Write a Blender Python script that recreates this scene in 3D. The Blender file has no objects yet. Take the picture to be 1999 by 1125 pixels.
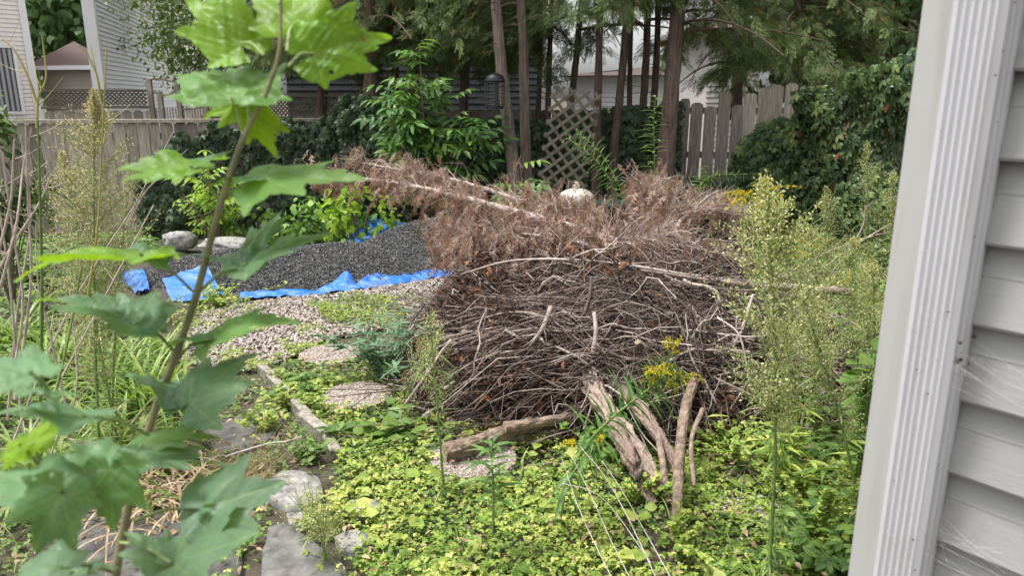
import bpy, math, random
import numpy as np
from mathutils import Vector
random.seed(7); rng = np.random.default_rng(7)
C = bpy.context.scene.collection
sc = bpy.context.scene
# ------------------------------------------------------------------ camera, world, sun, exposure
F = 1444.0; CX, CY = 999.5, 562.5; H = 1.8; PITCH = math.radians(14.5)
cam_d = bpy.data.cameras.new('camera'); cam = bpy.data.objects.new('camera', cam_d); C.objects.link(cam)
cam.location = (0, 0, H); cam.rotation_euler = (math.radians(90) - PITCH, 0, 0)
cam_d.sensor_width = 36; cam_d.lens = F / 1999 * 36; cam_d.clip_start = .05; cam_d.clip_end = 2000
cam_d.dof.use_dof = True; cam_d.dof.focus_distance = 4.6; cam_d.dof.aperture_fstop = 6.6
sc.camera = cam
sun_dir = Vector((-.33, -.02, .94)).normalized()
w = bpy.data.worlds.new('World'); sc.world = w; w.use_nodes = True
nt = w.node_tree; bg = nt.nodes['Background']
sky = nt.nodes.new('ShaderNodeTexSky'); sky.sky_type = 'NISHITA'; sky.sun_disc = False
sky.sun_elevation = math.asin(sun_dir.z); sky.sun_rotation = math.atan2(sun_dir.x, sun_dir.y)
sky.air_density = 1.0; sky.dust_density = 4.0; sky.ozone_density = .6
hs = nt.nodes.new('ShaderNodeHueSaturation'); hs.inputs['Saturation'].default_value = .13
nt.links.new(sky.outputs[0], hs.inputs['Color']); nt.links.new(hs.outputs[0], bg.inputs[0]); bg.inputs[1].default_value = .125
sun_d = bpy.data.lights.new('sun', 'SUN'); sun_d.energy = 1.5; sun_d.angle = math.radians(10); sun_d.color = (1, .97, .92)
sun = bpy.data.objects.new('sun', sun_d); C.objects.link(sun); sun.rotation_euler = sun_dir.to_track_quat('Z', 'Y').to_euler()
sc.view_settings.view_transform = 'Standard'; sc.view_settings.look = 'None'; sc.view_settings.gamma = 1
sc.view_settings.use_curve_mapping = False; sc.view_settings.exposure = 1.28
sc.cycles.max_bounces = 7; sc.cycles.diffuse_bounces = 4; sc.cycles.transmission_bounces = 4; sc.cycles.transparent_max_bounces = 8
sc.cycles.use_denoising = True

# ------------------------------------------------------------------ helpers
A = np.array
cp, sp = math.cos(PITCH), math.sin(PITCH)
def W(px, py, d):
    X = (px - CX) / F; Y = (CY - py) / F
    dy = cp + sp * Y; dz = -sp + cp * Y
    return A([X * d / dy, d, H + dz * d / dy])
def G(px, py):
    X = (px - CX) / F; Y = (CY - py) / F
    dy = cp + sp * Y; dz = -sp + cp * Y
    d = H * dy / -dz
    return A([X * d / dy, d, 0.])
def PXL(P):                       # world -> picture, used only to choose where plants grow
    P = np.asarray(P, float); y = P[..., 1]; z = P[..., 2] - H
    f = y * cp - z * sp; u = y * sp + z * cp
    return CX + P[..., 0] / f * F, CY - u / f * F
def nrm(v): return v / np.maximum(np.linalg.norm(v, axis=-1, keepdims=True), 1e-9)
def U(a, b, *s): return rng.uniform(a, b, s if s else None)

MATS = {}
def nodes(m):
    m.use_nodes = True; t = m.node_tree; return t, t.nodes['Principled BSDF'], next(n for n in t.nodes if n.type == 'OUTPUT_MATERIAL')
def ramp(t, cols):
    r = t.nodes.new('ShaderNodeValToRGB'); e = r.color_ramp.elements
    n = len(cols)
    for i, c in enumerate(cols):
        p = i / max(1, n - 1)
        if i < 2: e[i].position = p if n > 1 else 0; el = e[i]
        else: el = e.new(p)
        el.color = (*c, 1)
    if n > 2: e[1].position = 1 / (n - 1)
    e_sorted = sorted(range(len(e)), key=lambda k: e[k].position)
    for k, i in enumerate(e_sorted): e[i].color = (*cols[k], 1)
    return r
def noise(t, scale, detail=3, coord='Object', vec_scale=None):
    tc = t.nodes.new('ShaderNodeTexCoord'); n = t.nodes.new('ShaderNodeTexNoise')
    n.inputs['Scale'].default_value = scale; n.inputs['Detail'].default_value = detail
    if vec_scale:
        mp = t.nodes.new('ShaderNodeMapping'); mp.inputs['Scale'].default_value = vec_scale
        t.links.new(tc.outputs[coord], mp.inputs[0]); t.links.new(mp.outputs[0], n.inputs['Vector'])
    else: t.links.new(tc.outputs[coord], n.inputs['Vector'])
    return n
def mixc(t, fac, a, b, mode='MIX'):
    m = t.nodes.new('ShaderNodeMix'); m.data_type = 'RGBA'; m.blend_type = mode
    if isinstance(fac, (int, float)): m.inputs[0].default_value = fac
    else: t.links.new(fac, m.inputs[0])
    for i, v in ((6, a), (7, b)):
        if isinstance(v, tuple): m.inputs[i].default_value = (*v, 1)
        else: t.links.new(v, m.inputs[i])
    return m.outputs[2]
def bump(t, b, h, strength, dist=.01):
    n = t.nodes.new('ShaderNodeBump'); n.inputs['Strength'].default_value = strength; n.inputs['Distance'].default_value = dist
    t.links.new(h, n.inputs['Height']); t.links.new(n.outputs[0], b.inputs['Normal'])
def leafmat(name, cols, trans=.35, rough=.5, under=1.0, tcol=None, nscale=25, vein=None, spots=False, spec=.35):
    m = bpy.data.materials.new(name); t, b, out = nodes(m)
    at = t.nodes.new('ShaderNodeAttribute'); at.attribute_name = 'tint'
    r = ramp(t, cols); t.links.new(at.outputs['Fac'], r.inputs[0])
    n = noise(t, nscale, 2)
    mr = t.nodes.new('ShaderNodeMapRange'); mr.inputs[1].default_value = .3; mr.inputs[2].default_value = .7; mr.inputs[3].default_value = .72; mr.inputs[4].default_value = 1.25
    t.links.new(n.outputs[0], mr.inputs[0])
    vm = t.nodes.new('ShaderNodeVectorMath'); vm.operation = 'SCALE'; t.links.new(r.outputs[0], vm.inputs[0]); t.links.new(mr.outputs[0], vm.inputs['Scale'])
    col = vm.outputs[0]
    if vein:
        va = t.nodes.new('ShaderNodeAttribute'); va.attribute_name = 'vein'
        col = mixc(t, va.outputs['Fac'], col, vein)
    if spots:                          # fine net of veins and a few brown blotches
        tc = t.nodes.new('ShaderNodeTexCoord'); vo = t.nodes.new('ShaderNodeTexVoronoi'); vo.feature = 'DISTANCE_TO_EDGE'; vo.inputs['Scale'].default_value = 190; t.links.new(tc.outputs['Object'], vo.inputs['Vector'])
        m1 = t.nodes.new('ShaderNodeMapRange'); m1.inputs[1].default_value = 0; m1.inputs[2].default_value = .12; m1.inputs[3].default_value = .35; m1.inputs[4].default_value = 0; t.links.new(vo.outputs['Distance'], m1.inputs[0])
        col = mixc(t, m1.outputs[0], col, (.22, .33, .12)); bump(t, b, vo.outputs['Distance'], .25, .003)
        n3 = noise(t, 42, 3); m2 = t.nodes.new('ShaderNodeMapRange'); m2.inputs[1].default_value = .70; m2.inputs[2].default_value = .76; t.links.new(n3.outputs[0], m2.inputs[0]); col = mixc(t, m2.outputs[0], col, (.16, .10, .04))
    if under != 1.0:
        g = t.nodes.new('ShaderNodeNewGeometry')
        col2 = mixc(t, g.outputs['Backfacing'], col, mixc(t, 1.0, col, tuple([under] * 3), 'MULTIPLY')); col = col2
    t.links.new(col, b.inputs['Base Color']); b.inputs['Roughness'].default_value = rough
    b.inputs['Specular IOR Level'].default_value = spec
    if trans > 0:
        tr = t.nodes.new('ShaderNodeBsdfTranslucent'); ms = t.nodes.new('ShaderNodeMixShader'); ms.inputs[0].default_value = trans
        tc_ = mixc(t, 1.0, col, tcol or (1.5, 1.6, .7), 'MULTIPLY')
        t.links.new(tc_, tr.inputs[0]); t.links.new(b.outputs[0], ms.inputs[1]); t.links.new(tr.outputs[0], ms.inputs[2]); t.links.new(ms.outputs[0], out.inputs[0])
    MATS[name] = m; return m
def tintmat(name, cols, rough=.85, nscale=30, bs=.3, lo=.7, hi=1.3, vec_scale=None, bd=.005, spec=.3):
    m = bpy.data.materials.new(name); t, b, out = nodes(m)
    at = t.nodes.new('ShaderNodeAttribute'); at.attribute_name = 'tint'
    r = ramp(t, cols); t.links.new(at.outputs['Fac'], r.inputs[0])
    n = noise(t, nscale, 5, vec_scale=vec_scale)
    mr = t.nodes.new('ShaderNodeMapRange'); mr.inputs[1].default_value = .3; mr.inputs[2].default_value = .7; mr.inputs[3].default_value = lo; mr.inputs[4].default_value = hi
    t.links.new(n.outputs[0], mr.inputs[0])
    vm = t.nodes.new('ShaderNodeVectorMath'); vm.operation = 'SCALE'; t.links.new(r.outputs[0], vm.inputs[0]); t.links.new(mr.outputs[0], vm.inputs['Scale'])
    t.links.new(vm.outputs[0], b.inputs['Base Color']); b.inputs['Roughness'].default_value = rough; b.inputs['Specular IOR Level'].default_value = spec
    if bs: bump(t, b, n.outputs[0], bs, bd)
    MATS[name] = m; return m

class MB:
    def __init__(s): s.v = []; s.t = []; s.f = []; s.n = 0; s.vein = None
    def add(s, v, faces, tint=.5, mi=0, smooth=True):
        v = np.asarray(v, float).reshape(-1, 3); s.v.append(v)
        s.t.append(np.broadcast_to(np.asarray(tint, float), (len(v),)).copy())
        for f in faces:
            f = np.asarray(f, np.int64)
            if len(f): s.f.append((f + s.n, mi, smooth))
        s.n += len(v); return s
    def box(s, lo, hi, tint=.5, mi=0, R=None, o=None):
        x0, y0, z0 = lo; x1, y1, z1 = hi
        v = A([[x0,y0,z0],[x1,y0,z0],[x1,y1,z0],[x0,y1,z0],[x0,y0,z1],[x1,y0,z1],[x1,y1,z1],[x0,y1,z1]], float)
        if R is not None: v = v @ np.asarray(R).T
        if o is not None: v = v + np.asarray(o)
        return s.add(v, [[[0,3,2,1],[4,5,6,7],[0,1,5,4],[1,2,6,5],[2,3,7,6],[3,0,4,7]]], tint, mi, False)
    def tubes(s, P, R, sides=5, tint=.5, mi=0, cap=False, wob=None):
        P = np.asarray(P, float); M, K, _ = P.shape
        R = np.broadcast_to(np.asarray(R, float), (M, K))
        T = nrm(np.gradient(P, axis=1)); mean = nrm(P[:, -1] - P[:, 0])
        ref = np.where(np.abs(mean[:, 2:3]) < .8, A([[0, 0, 1.]]), A([[1., 0, 0]]))[:, None, :]
        N = nrm(np.cross(T, ref)); B = np.cross(T, N)
        a = np.arange(sides) / sides * 2 * math.pi
        rr = R[:, :, None] * np.ones(sides)
        if wob is not None: rr = rr * wob
        V = P[:, :, None, :] + rr[..., None] * (np.cos(a)[None, None, :, None] * N[:, :, None, :] + np.sin(a)[None, None, :, None] * B[:, :, None, :])
        i = np.arange(M)[:, None, None] * K * sides + np.arange(K - 1)[None, :, None] * sides; j = np.arange(sides)[None, None, :]; j2 = (j + 1) % sides
        f = np.stack([i + j, i + j2, i + sides + j2, i + sides + j], -1).reshape(-1, 4)
        tt = np.broadcast_to(np.asarray(tint, float).reshape(-1, 1, 1), (M, K, sides)).reshape(-1) if np.ndim(tint) else tint
        n0 = s.n; s.add(V.reshape(-1, 3), [f], tt, mi)
        if cap:
            for m in range(M):
                for k, fl in ((0, True), (K - 1, False)):
                    ring = V[m, k]; c = ring.mean(0)
                    ff = [[0, 1 + q, 1 + (q + 1) % sides] for q in range(sides)]
                    if not fl: ff = [x[::-1] for x in ff]
                    s.add(np.vstack([c + 0 * c, ring]), [ff], .5, cap if isinstance(cap, int) and cap is not True else mi, False)
        return s
    def inst(s, tmpl, pos, along, normal, scale=1., tint=.5, mi=0, smooth=True, jit=0):
        tv, tf = tmpl; pos = np.asarray(pos, float).reshape(-1, 3); M = len(pos)
        if M == 0: return s
        y = nrm(np.broadcast_to(np.asarray(along, float), (M, 3))); z = np.broadcast_to(np.asarray(normal, float), (M, 3))
        z = nrm(z - (z * y).sum(-1, keepdims=True) * y); x = np.cross(y, z)
        sc_ = np.asarray(scale, float)
        if sc_.ndim < 2: sc_ = np.broadcast_to(sc_.reshape(-1, 1), (M, 3))
        V = pos[:, None, :] + (tv[None, :, 0:1] * sc_[:, None, 0:1]) * x[:, None, :] + (tv[None, :, 1:2] * sc_[:, None, 1:2]) * y[:, None, :] + (tv[None, :, 2:3] * sc_[:, None, 2:3]) * z[:, None, :]
        nv = len(tv); fs = [(np.asarray(f)[None] + (np.arange(M) * nv)[:, None, None]).reshape(-1, np.asarray(f).shape[1]) for f in tf]
        tt = np.repeat(np.broadcast_to(np.asarray(tint, float), (M,)), nv)
        return s.add(V.reshape(-1, 3), fs, np.clip(tt, 0, 1), mi, smooth)
    def mesh(s, name, mats):
        me = bpy.data.meshes.new(name)
        if s.n == 0: return me
        v = np.concatenate(s.v); me.vertices.add(len(v)); me.vertices.foreach_set('co', v.ravel())
        loops = np.concatenate([f.ravel() for f, _, _ in s.f]); tot = np.concatenate([np.full(len(f), f.shape[1]) for f, _, _ in s.f])
        mi = np.concatenate([np.full(len(f), m) for f, m, _ in s.f]); sm = np.concatenate([np.full(len(f), q) for f, _, q in s.f])
        me.loops.add(len(loops)); me.loops.foreach_set('vertex_index', loops.astype(np.int32))
        me.polygons.add(len(tot)); st = np.concatenate([[0], np.cumsum(tot)[:-1]])
        me.polygons.foreach_set('loop_start', st.astype(np.int32)); me.polygons.foreach_set('loop_total', tot.astype(np.int32))
        me.polygons.foreach_set('material_index', mi.astype(np.int32)); me.polygons.foreach_set('use_smooth', sm.astype(bool))
        at = me.attributes.new('tint', 'FLOAT', 'POINT'); at.data.foreach_set('value', np.concatenate(s.t).astype(np.float32))
        if s.vein is not None:
            av = me.attributes.new('vein', 'FLOAT', 'POINT'); av.data.foreach_set('value', s.vein.astype(np.float32))
        for m in (mats if isinstance(mats, (list, tuple)) else [mats]): me.materials.append(m)
        me.update(calc_edges=True); return me
def part(name, mb, mats, parent=None, label=None):
    me = mb.mesh(name, mats) if isinstance(mb, MB) else mb
    o = bpy.data.objects.new(name, me); C.objects.link(o)
    if parent: o.parent = parent
    if label: o['label'] = label
    return o
def tag(o, label=None, cat=None, group=None, kind=None):
    if label: o['label'] = label
    if cat: o['category'] = cat
    if group: o['group'] = group
    if kind: o['kind'] = kind
    return o
def thing(name, label, cat, loc=(0, 0, 0), rz=0, group=None):
    o = bpy.data.objects.new(name, None); C.objects.link(o); o.location = loc; o.rotation_euler = (0, 0, rz); o.empty_display_size = .1
    return tag(o, label, cat, group)
def copy_tree(o, parent=None):
    c = o.copy(); C.objects.link(c); c.parent = parent
    for ch in list(o.children): copy_tree(ch, c)
    return c

def leaf_t(Wd=.5, fold=.18, droop=.2, n=4, peak=.4, serr=0.):
    V = []; Fq = []
    for i in range(n + 1):
        t = i / n
        wv = Wd / 2 * (math.sin(math.pi * min(1, t / (2 * peak))) if t < peak else max(0.02, 1 - ((t - peak) / (1 - peak)) ** 1.7))
        wv = max(wv, .015) * (1 + serr * (1 if i % 2 else -1))
        z = -droop * t * t
        V += [[-wv, t, z + fold * wv], [0, t, z], [wv, t, z + fold * wv]]
    for i in range(n):
        a = 3 * i; Fq += [[a, a + 1, a + 4, a + 3], [a + 1, a + 2, a + 5, a + 4]]
    return A(V, float), [A(Fq)]
def combine(parts):
    V = []; Fs = {}; n = 0
    for (tv, tf), pos, ang, tilt, s in parts:
        v = tv * s; ct, st = math.cos(tilt), math.sin(tilt)
        v = np.c_[v[:, 0], v[:, 1] * ct - v[:, 2] * st, v[:, 1] * st + v[:, 2] * ct]
        c, q = math.cos(ang), math.sin(ang); v = np.c_[v[:, 0] * c + v[:, 1] * q, -v[:, 0] * q + v[:, 1] * c, v[:, 2]] + A(pos)
        V.append(v)
        for f in tf: Fs.setdefault(f.shape[1], []).append(f + n)
        n += len(v)
    return np.concatenate(V), [np.concatenate(x) for x in Fs.values()]
LEAF = leaf_t(); LANCE = leaf_t(.19, .3, .35, 4, .35); NARROW = leaf_t(.09, .3, .4, 4, .4); BROAD = leaf_t(.75, .15, .2, 5, .42, .07)
TRI = combine([(leaf_t(.8, .2, .15, 4, .6, .1), (0, 0, 0), a, -.1, s) for a, s in ((0, .55), (1.5, .5), (-1.5, .5))])
CREEP = combine([(leaf_t(.48, .2, .25, 4, .5, .06), (0, 0, 0), a, -.25, s) for a, s in ((0, .6), (.85, .55), (-.85, .55), (1.75, .4), (-1.75, .4))])
def pinnate(k=3, L=1., ls=.42, wd=.36):
    ps = [(leaf_t(wd, .2, .3, 4, .4), (0, L * .72, -.05), 0, -.2, ls)]
    for i in range(k):
        y = L * (.2 + .5 * i / max(1, k - 1) * .95)
        for s in (1, -1): ps.append((leaf_t(wd, .2, .3, 4, .4), (0, y, 0), s * 1.1, -.2, ls * (.85 + .15 * i / k)))
    rv = A([[-.008, 0, 0], [.008, 0, 0], [.004, L * .75, -.04], [-.004, L * .75, -.04]]); ps.append(((rv, [A([[0, 1, 2, 3]])]), (0, 0, 0), 0, 0, 1))
    return combine(ps)
PINN = pinnate(3); FERN = pinnate(8, 1., .3, .3)
def spray_t(seed=0, k=7, wd=.011, sub=True, Ls=.42):
    r = random.Random(seed); V = []; Fq = []
    def dia(x, y, z, a, L, w_, dz):
        n = len(V); dx, dy = math.sin(a) * L, math.cos(a) * L; sx, sy = math.cos(a) * w_, -math.sin(a) * w_
        V.extend([[x, y, z], [x + dx * .45 + sx, y + dy * .45 + sy, z + dz * .4], [x + dx, y + dy, z + dz], [x + dx * .45 - sx, y + dy * .45 - sy, z + dz * .4]]); Fq.append([n, n + 1, n + 2, n + 3])
    dia(0, 0, 0, 0, 1, wd * .8, -.15)
    for i in range(k):
        t = .08 + .8 * i / k
        for s in (1, -1):
            tt = t + r.uniform(-.04, .04); L = (Ls - .6 * Ls * t) * r.uniform(.6, 1.25); a = s * r.uniform(.45, .8); z = -.15 * tt * tt; dz = r.uniform(-.5, .2) * L
            dia(0, tt, z, a, L, wd, dz)
            if sub:
                for q in (.3, .6):
                    dia(math.sin(a) * L * q, tt + math.cos(a) * L * q, z + dz * q, a - s * .5, L * .5, wd, dz * .5)
    return A(V, float), [A(Fq)]
SPRAY = spray_t(0, 7, .014); DSPRAY = spray_t(3, 5, .030, False, .42)
def ico(sub=0):
    p = (1 + 5 ** .5) / 2
    v = nrm(A([[-1,p,0],[1,p,0],[-1,-p,0],[1,-p,0],[0,-1,p],[0,1,p],[0,-1,-p],[0,1,-p],[p,0,-1],[p,0,1],[-p,0,-1],[-p,0,1]], float))
    f = A([[0,11,5],[0,5,1],[0,1,7],[0,7,10],[0,10,11],[1,5,9],[5,11,4],[11,10,2],[10,7,6],[7,1,8],[3,9,4],[3,4,2],[3,2,6],[3,6,8],[3,8,9],[4,9,5],[2,4,11],[6,2,10],[8,6,7],[9,8,1]])
    for _ in range(sub):
        v2 = list(v); m = {}; nf = []
        def mid(a, b):
            k = (min(a, b), max(a, b))
            if k not in m: m[k] = len(v2); q = v2[a] + v2[b]; v2.append(q / np.linalg.norm(q))
            return m[k]
        for a, b, c in f:
            x, y, z = mid(a, b), mid(b, c), mid(c, a); nf += [[a, x, z], [b, y, x], [c, z, y], [x, y, z]]
        v, f = A(v2), A(nf)
    return v, [f]
ICO = ico(); ICO1 = ico(1); ICO3 = ico(3)
OCT = (A([[1,0,0],[-1,0,0],[0,1,0],[0,-1,0],[0,0,1],[0,0,-1]], float), [A([[0,2,4],[2,1,4],[1,3,4],[3,0,4],[2,0,5],[1,2,5],[3,1,5],[0,3,5]])])
BUD = (A([[0,0,0],[.3,.5,.0],[0,1,.1],[-.3,.5,0],[0,.5,.35]], float), [A([[0,1,4],[1,2,4],[2,3,4],[3,0,4]])])
def fbm(p, s=1., o=4, seed=0):
    p = np.asarray(p, float) * s; out = 0; a = 1.; r = np.random.default_rng(seed + 11)
    for k in range(o):
        for _ in range(3):
            d = r.normal(size=p.shape[-1]); ph = r.uniform(0, 6.3)
            out = out + a * np.sin((p * d).sum(-1) * 1.7 + ph + 1.3 * np.sin((p[..., ::-1] * d).sum(-1) + ph * 2)) / 3
        p = p * 2.03; a *= .5
    return out
def gz(x, y): return .018 * fbm(np.stack([np.asarray(x, float), np.asarray(y, float)], -1), 1.6, 3, 3)
def rdir(M, zlo=-1., zhi=1.):
    z = U(zlo, zhi, M); a = U(0, 2 * math.pi, M); r = np.sqrt(np.maximum(0, 1 - z * z)); return np.stack([r * np.cos(a), r * np.sin(a), z], -1)
def curve(p, K):                          # Catmull-Rom resample of control points
    p = np.asarray(p, float); n = len(p); q = np.vstack([2 * p[0] - p[1], p, 2 * p[-1] - p[-2]])
    t = np.linspace(0, n - 1 - 1e-6, K); i = t.astype(int); u = (t - i)[:, None]
    a, b, c, d = q[i], q[i + 1], q[i + 2], q[i + 3]
    return .5 * ((2 * b) + (-a + c) * u + (2 * a - 5 * b + 4 * c - d) * u ** 2 + (-a + 3 * b - 3 * c + d) * u ** 3)
def bez(a, b, c, K):                      # batches of quadratic curves
    t = np.linspace(0, 1, K)[None, :, None]; a, b, c = (np.asarray(x, float)[:, None, :] for x in (a, b, c))
    return (1 - t) ** 2 * a + 2 * t * (1 - t) * b + t * t * c
def log_tube(mb, pts, r0, r1, sides=20, K=60, rough=.12, cap=1, seed=0, tint=.5, flare=0):
    P = curve(pts, K); t = np.linspace(0, 1, K); R = r0 + (r1 - r0) * t + flare * np.exp(-t * 12)
    a = np.arange(sides) / sides * 2 * math.pi
    q = np.stack([np.cos(a)[None] * 2 + 0 * t[:, None], np.sin(a)[None] * 2 + 0 * t[:, None], (t * np.linalg.norm(P[-1] - P[0]) / max(r0, .01) * .35)[:, None] + 0 * a[None]], -1)
    w_ = 1 + rough * fbm(q, 1.6, 4, seed) + rough * .7 * fbm(q * A([4, 4, .3]), 2, 4, seed + 5) - rough * .5 * np.abs(fbm(q * A([7, 7, .5]), 1.5, 2, seed + 8))
    mb.tubes(P[None], R[None], sides, tint, 0, cap, wob=w_[None]); return P

# ------------------------------------------------------------------ materials
def soilmat():
    m = bpy.data.materials.new('soil'); t, b, o = nodes(m)
    n = noise(t, 9, 8); r = ramp(t, [(.035, .028, .018), (.075, .062, .04), (.12, .10, .07), (.05, .055, .025)]); t.links.new(n.outputs[0], r.inputs[0])
    n2 = noise(t, 60, 6); t.links.new(mixc(t, .4, r.outputs[0], mixc(t, 1., r.outputs[0], n2.outputs['Color'], 'MULTIPLY')), b.inputs['Base Color'])
    b.inputs['Roughness'].default_value = .95; bump(t, b, n2.outputs[0], .8, .02); return m
SOIL = soilmat()
M_COVER = leafmat('cover_leaf', [(.10, .19, .035), (.22, .32, .055), (.38, .45, .10), (.62, .61, .20)], .35, .5)
M_COVER2 = leafmat('cover_leaf_dark', [(.06, .13, .035), (.13, .23, .05), (.22, .32, .07)], .3, .45)
M_CREEP = leafmat('creeper_leaf', [(.04, .075, .035), (.075, .125, .05), (.13, .19, .07), (.27, .34, .11)], .22, .38, tcol=(1.2, 1.5, .6))
M_IVY = leafmat('ivy_leaf', [(.028, .05, .026), (.045, .08, .037), (.085, .13, .055)], .2, .38, tcol=(1.1, 1.4, .6))
M_RED = leafmat('red_leaf', [(.22, .05, .03), (.30, .10, .05)], .3, .5)
M_CEDAR = leafmat('cedar_foliage', [(.045, .075, .028), (.085, .13, .04), (.145, .20, .065), (.25, .30, .10)], .2, .55, tcol=(1.2, 1.3, .6))
M_CEDARB = leafmat('brown_cedar', [(.20, .09, .045), (.32, .15, .075)], .2, .6)
M_ELDER = leafmat('elder_leaf', [(.07, .15, .05), (.10, .21, .06), (.16, .29, .07), (.26, .38, .07)], .3, .4)
M_LIME = leafmat('lime_leaf', [(.25, .38, .05), (.36, .5, .08)], .45, .45)
M_MAPLE = leafmat('maple_leaf', [(.15, .26, .175), (.13, .26, .12), (.14, .29, .03), (.22, .37, .012)], .42, .36, nscale=18, spots=True, spec=.22, tcol=(1.8, 1.6, .25), vein=(.30, .42, .17))
M_LILY = leafmat('lily_leaf', [(.09, .17, .04), (.15, .25, .05), (.24, .34, .08), (.34, .40, .12)], .3, .4)
M_DRYGRASS = leafmat('dry_grass', [(.28, .19, .11), (.42, .31, .19), (.52, .42, .29)], .2, .7)
M_HWLEAF = leafmat('weed_leaf', [(.10, .17, .05), (.17, .25, .08), (.26, .34, .11)], .3, .5)
M_HWBUD = leafmat('weed_bud', [(.40, .43, .17), (.60, .58, .30), (.80, .75, .50)], .3, .7)
M_PINKBUD = leafmat('seed_head', [(.42, .33, .22), (.60, .50, .38), (.7, .62, .5)], .3, .7)
M_YELLOW = leafmat('goldenrod_flower', [(.62, .48, .01), (.85, .70, .04)], .3, .6)
M_GOLDLEAF = leafmat('goldenrod_leaf', [(.08, .17, .05), (.13, .25, .07), (.22, .33, .09)], .3, .45)
M_BLUEGR = leafmat('thistle_leaf', [(.08, .16, .09), (.13, .22, .12), (.17, .27, .15)], .25, .5)
M_FAR = leafmat('far_leaf', [(.06, .12, .05), (.10, .18, .07), (.16, .25, .10)], .3, .6)
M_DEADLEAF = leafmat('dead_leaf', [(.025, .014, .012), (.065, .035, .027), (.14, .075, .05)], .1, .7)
M_RUSTLEAF = leafmat('rust_leaf', [(.14, .055, .03), (.24, .10, .05), (.36, .18, .09)], .2, .7)
M_DEADCEDAR = leafmat('dead_cedar', [(.17, .085, .062), (.30, .175, .135), (.50, .37, .31)], .2, .75)
M_LITTER = leafmat('litter', [(.16, .09, .05), (.32, .21, .12), (.48, .37, .24)], .1, .7)
M_TWIG = tintmat('twig_bark', [(.020, .014, .012), (.085, .058, .049), (.23, .175, .15), (.50, .43, .385)], .8, 25, .2)
M_TWIGP = tintmat('pale_twig', [(.24, .17, .145), (.42, .33, .29), (.60, .53, .49)], .8, 25, .2)
M_CANE = tintmat('green_cane', [(.10, .19, .04), (.20, .28, .06), (.42, .33, .10)], .5, 12, .1)
M_STEM = tintmat('green_stem', [(.10, .18, .05), (.20, .28, .09), (.32, .34, .16)], .6, 30, .1)
M_MSTEM = tintmat('sapling_bark', [(.17, .16, .08), (.24, .22, .12)], .6, 30, .3, bd=.002)
M_BARK = tintmat('cedar_bark', [(.085, .055, .042), (.15, .105, .085), (.25, .20, .17)], .9, 14, .8, .55, 1.5, (3, 3, .35), .02)
M_LOGB = tintmat('log_bark', [(.12, .085, .06), (.23, .17, .13), (.40, .32, .26)], .9, 30, .9, .5, 1.45, None, .01)
M_REDLOG = tintmat('peeled_log', [(.15, .105, .085), (.27, .20, .165), (.42, .34, .285)], .85, 40, .7, .6, 1.35, (2, 2, .6), .008)
M_CUT = tintmat('cut_wood', [(.26, .18, .12), (.42, .31, .21)], .8, 60, .2)
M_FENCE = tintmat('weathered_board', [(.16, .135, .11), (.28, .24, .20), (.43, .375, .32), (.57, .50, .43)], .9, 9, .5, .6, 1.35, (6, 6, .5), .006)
M_LATT = tintmat('lattice_wood', [(.11, .095, .075), (.18, .155, .12)], .9, 12, .3)
M_STONE = tintmat('pale_stone', [(.26, .25, .24), (.36, .35, .33)], .9, 22, .9, .5, 1.35)
M_SLATE = tintmat('slate', [(.09, .087, .08), (.15, .145, .135)], .85, 18, .8, .55, 1.45)
M_CONC = tintmat('edging_concrete', [(.24, .22, .185), (.34, .31, .265)], .9, 40, .8, .45, 1.4)
M_PEB = tintmat('pebble', [(.085, .065, .055), (.20, .15, .13), (.31, .25, .215), (.43, .385, .34), (.54, .51, .47)], .65, 60, .1)
M_CHIP = tintmat('gravel_chip', [(.035, .035, .037), (.065, .065, .067), (.12, .118, .116), (.30, .29, .28)], .7, 40, .3)
M_WHITE = tintmat('white_plastic', [(.66, .66, .67), (.72, .72, .72)], .4, 3, 0, .97, 1.03)
def simple(name, col, rough=.5, metal=0, nscale=8, var=.12):
    m = bpy.data.materials.new(name); t, b, o = nodes(m); n = noise(t, nscale, 5)
    c = mixc(t, n.outputs[0], tuple(x * (1 - var) for x in col), tuple(min(1, x * (1 + var)) for x in col))
    t.links.new(c, b.inputs['Base Color']); b.inputs['Roughness'].default_value = rough; b.inputs['Metallic'].default_value = metal; return m
M_BLACK = simple('black_plastic', (.015, .016, .02), .35); M_DKGREEN = simple('green_plastic', (.012, .03, .026), .45)
M_METAL = simple('dull_metal', (.10, .10, .105), .4, .7); M_TANK = simple('tank_paint', (.50, .45, .39), .45)
M_GLASS = simple('window_glass', (.03, .035, .04), .08); M_BLIND = simple('blind', (.33, .33, .35), .7)
def tarpmat():
    m = bpy.data.materials.new('blue_tarp'); t, b, o = nodes(m); n = noise(t, 14, 4)
    r = ramp(t, [(.006, .09, .38), (.012, .15, .56), (.04, .24, .66)]); t.links.new(n.outputs[0], r.inputs[0]); nd_ = noise(t, 5, 6); md_ = t.nodes.new('ShaderNodeMapRange'); md_.inputs[1].default_value = .5; md_.inputs[2].default_value = .8; md_.inputs[4].default_value = .6; t.links.new(nd_.outputs[0], md_.inputs[0]); t.links.new(mixc(t, md_.outputs[0], r.outputs[0], (.14, .19, .26)), b.inputs['Base Color'])
    b.inputs['Roughness'].default_value = .5; n2 = noise(t, 45, 3); bump(t, b, n2.outputs[0], .5, .01); return m
M_TARP = tarpmat()
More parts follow.
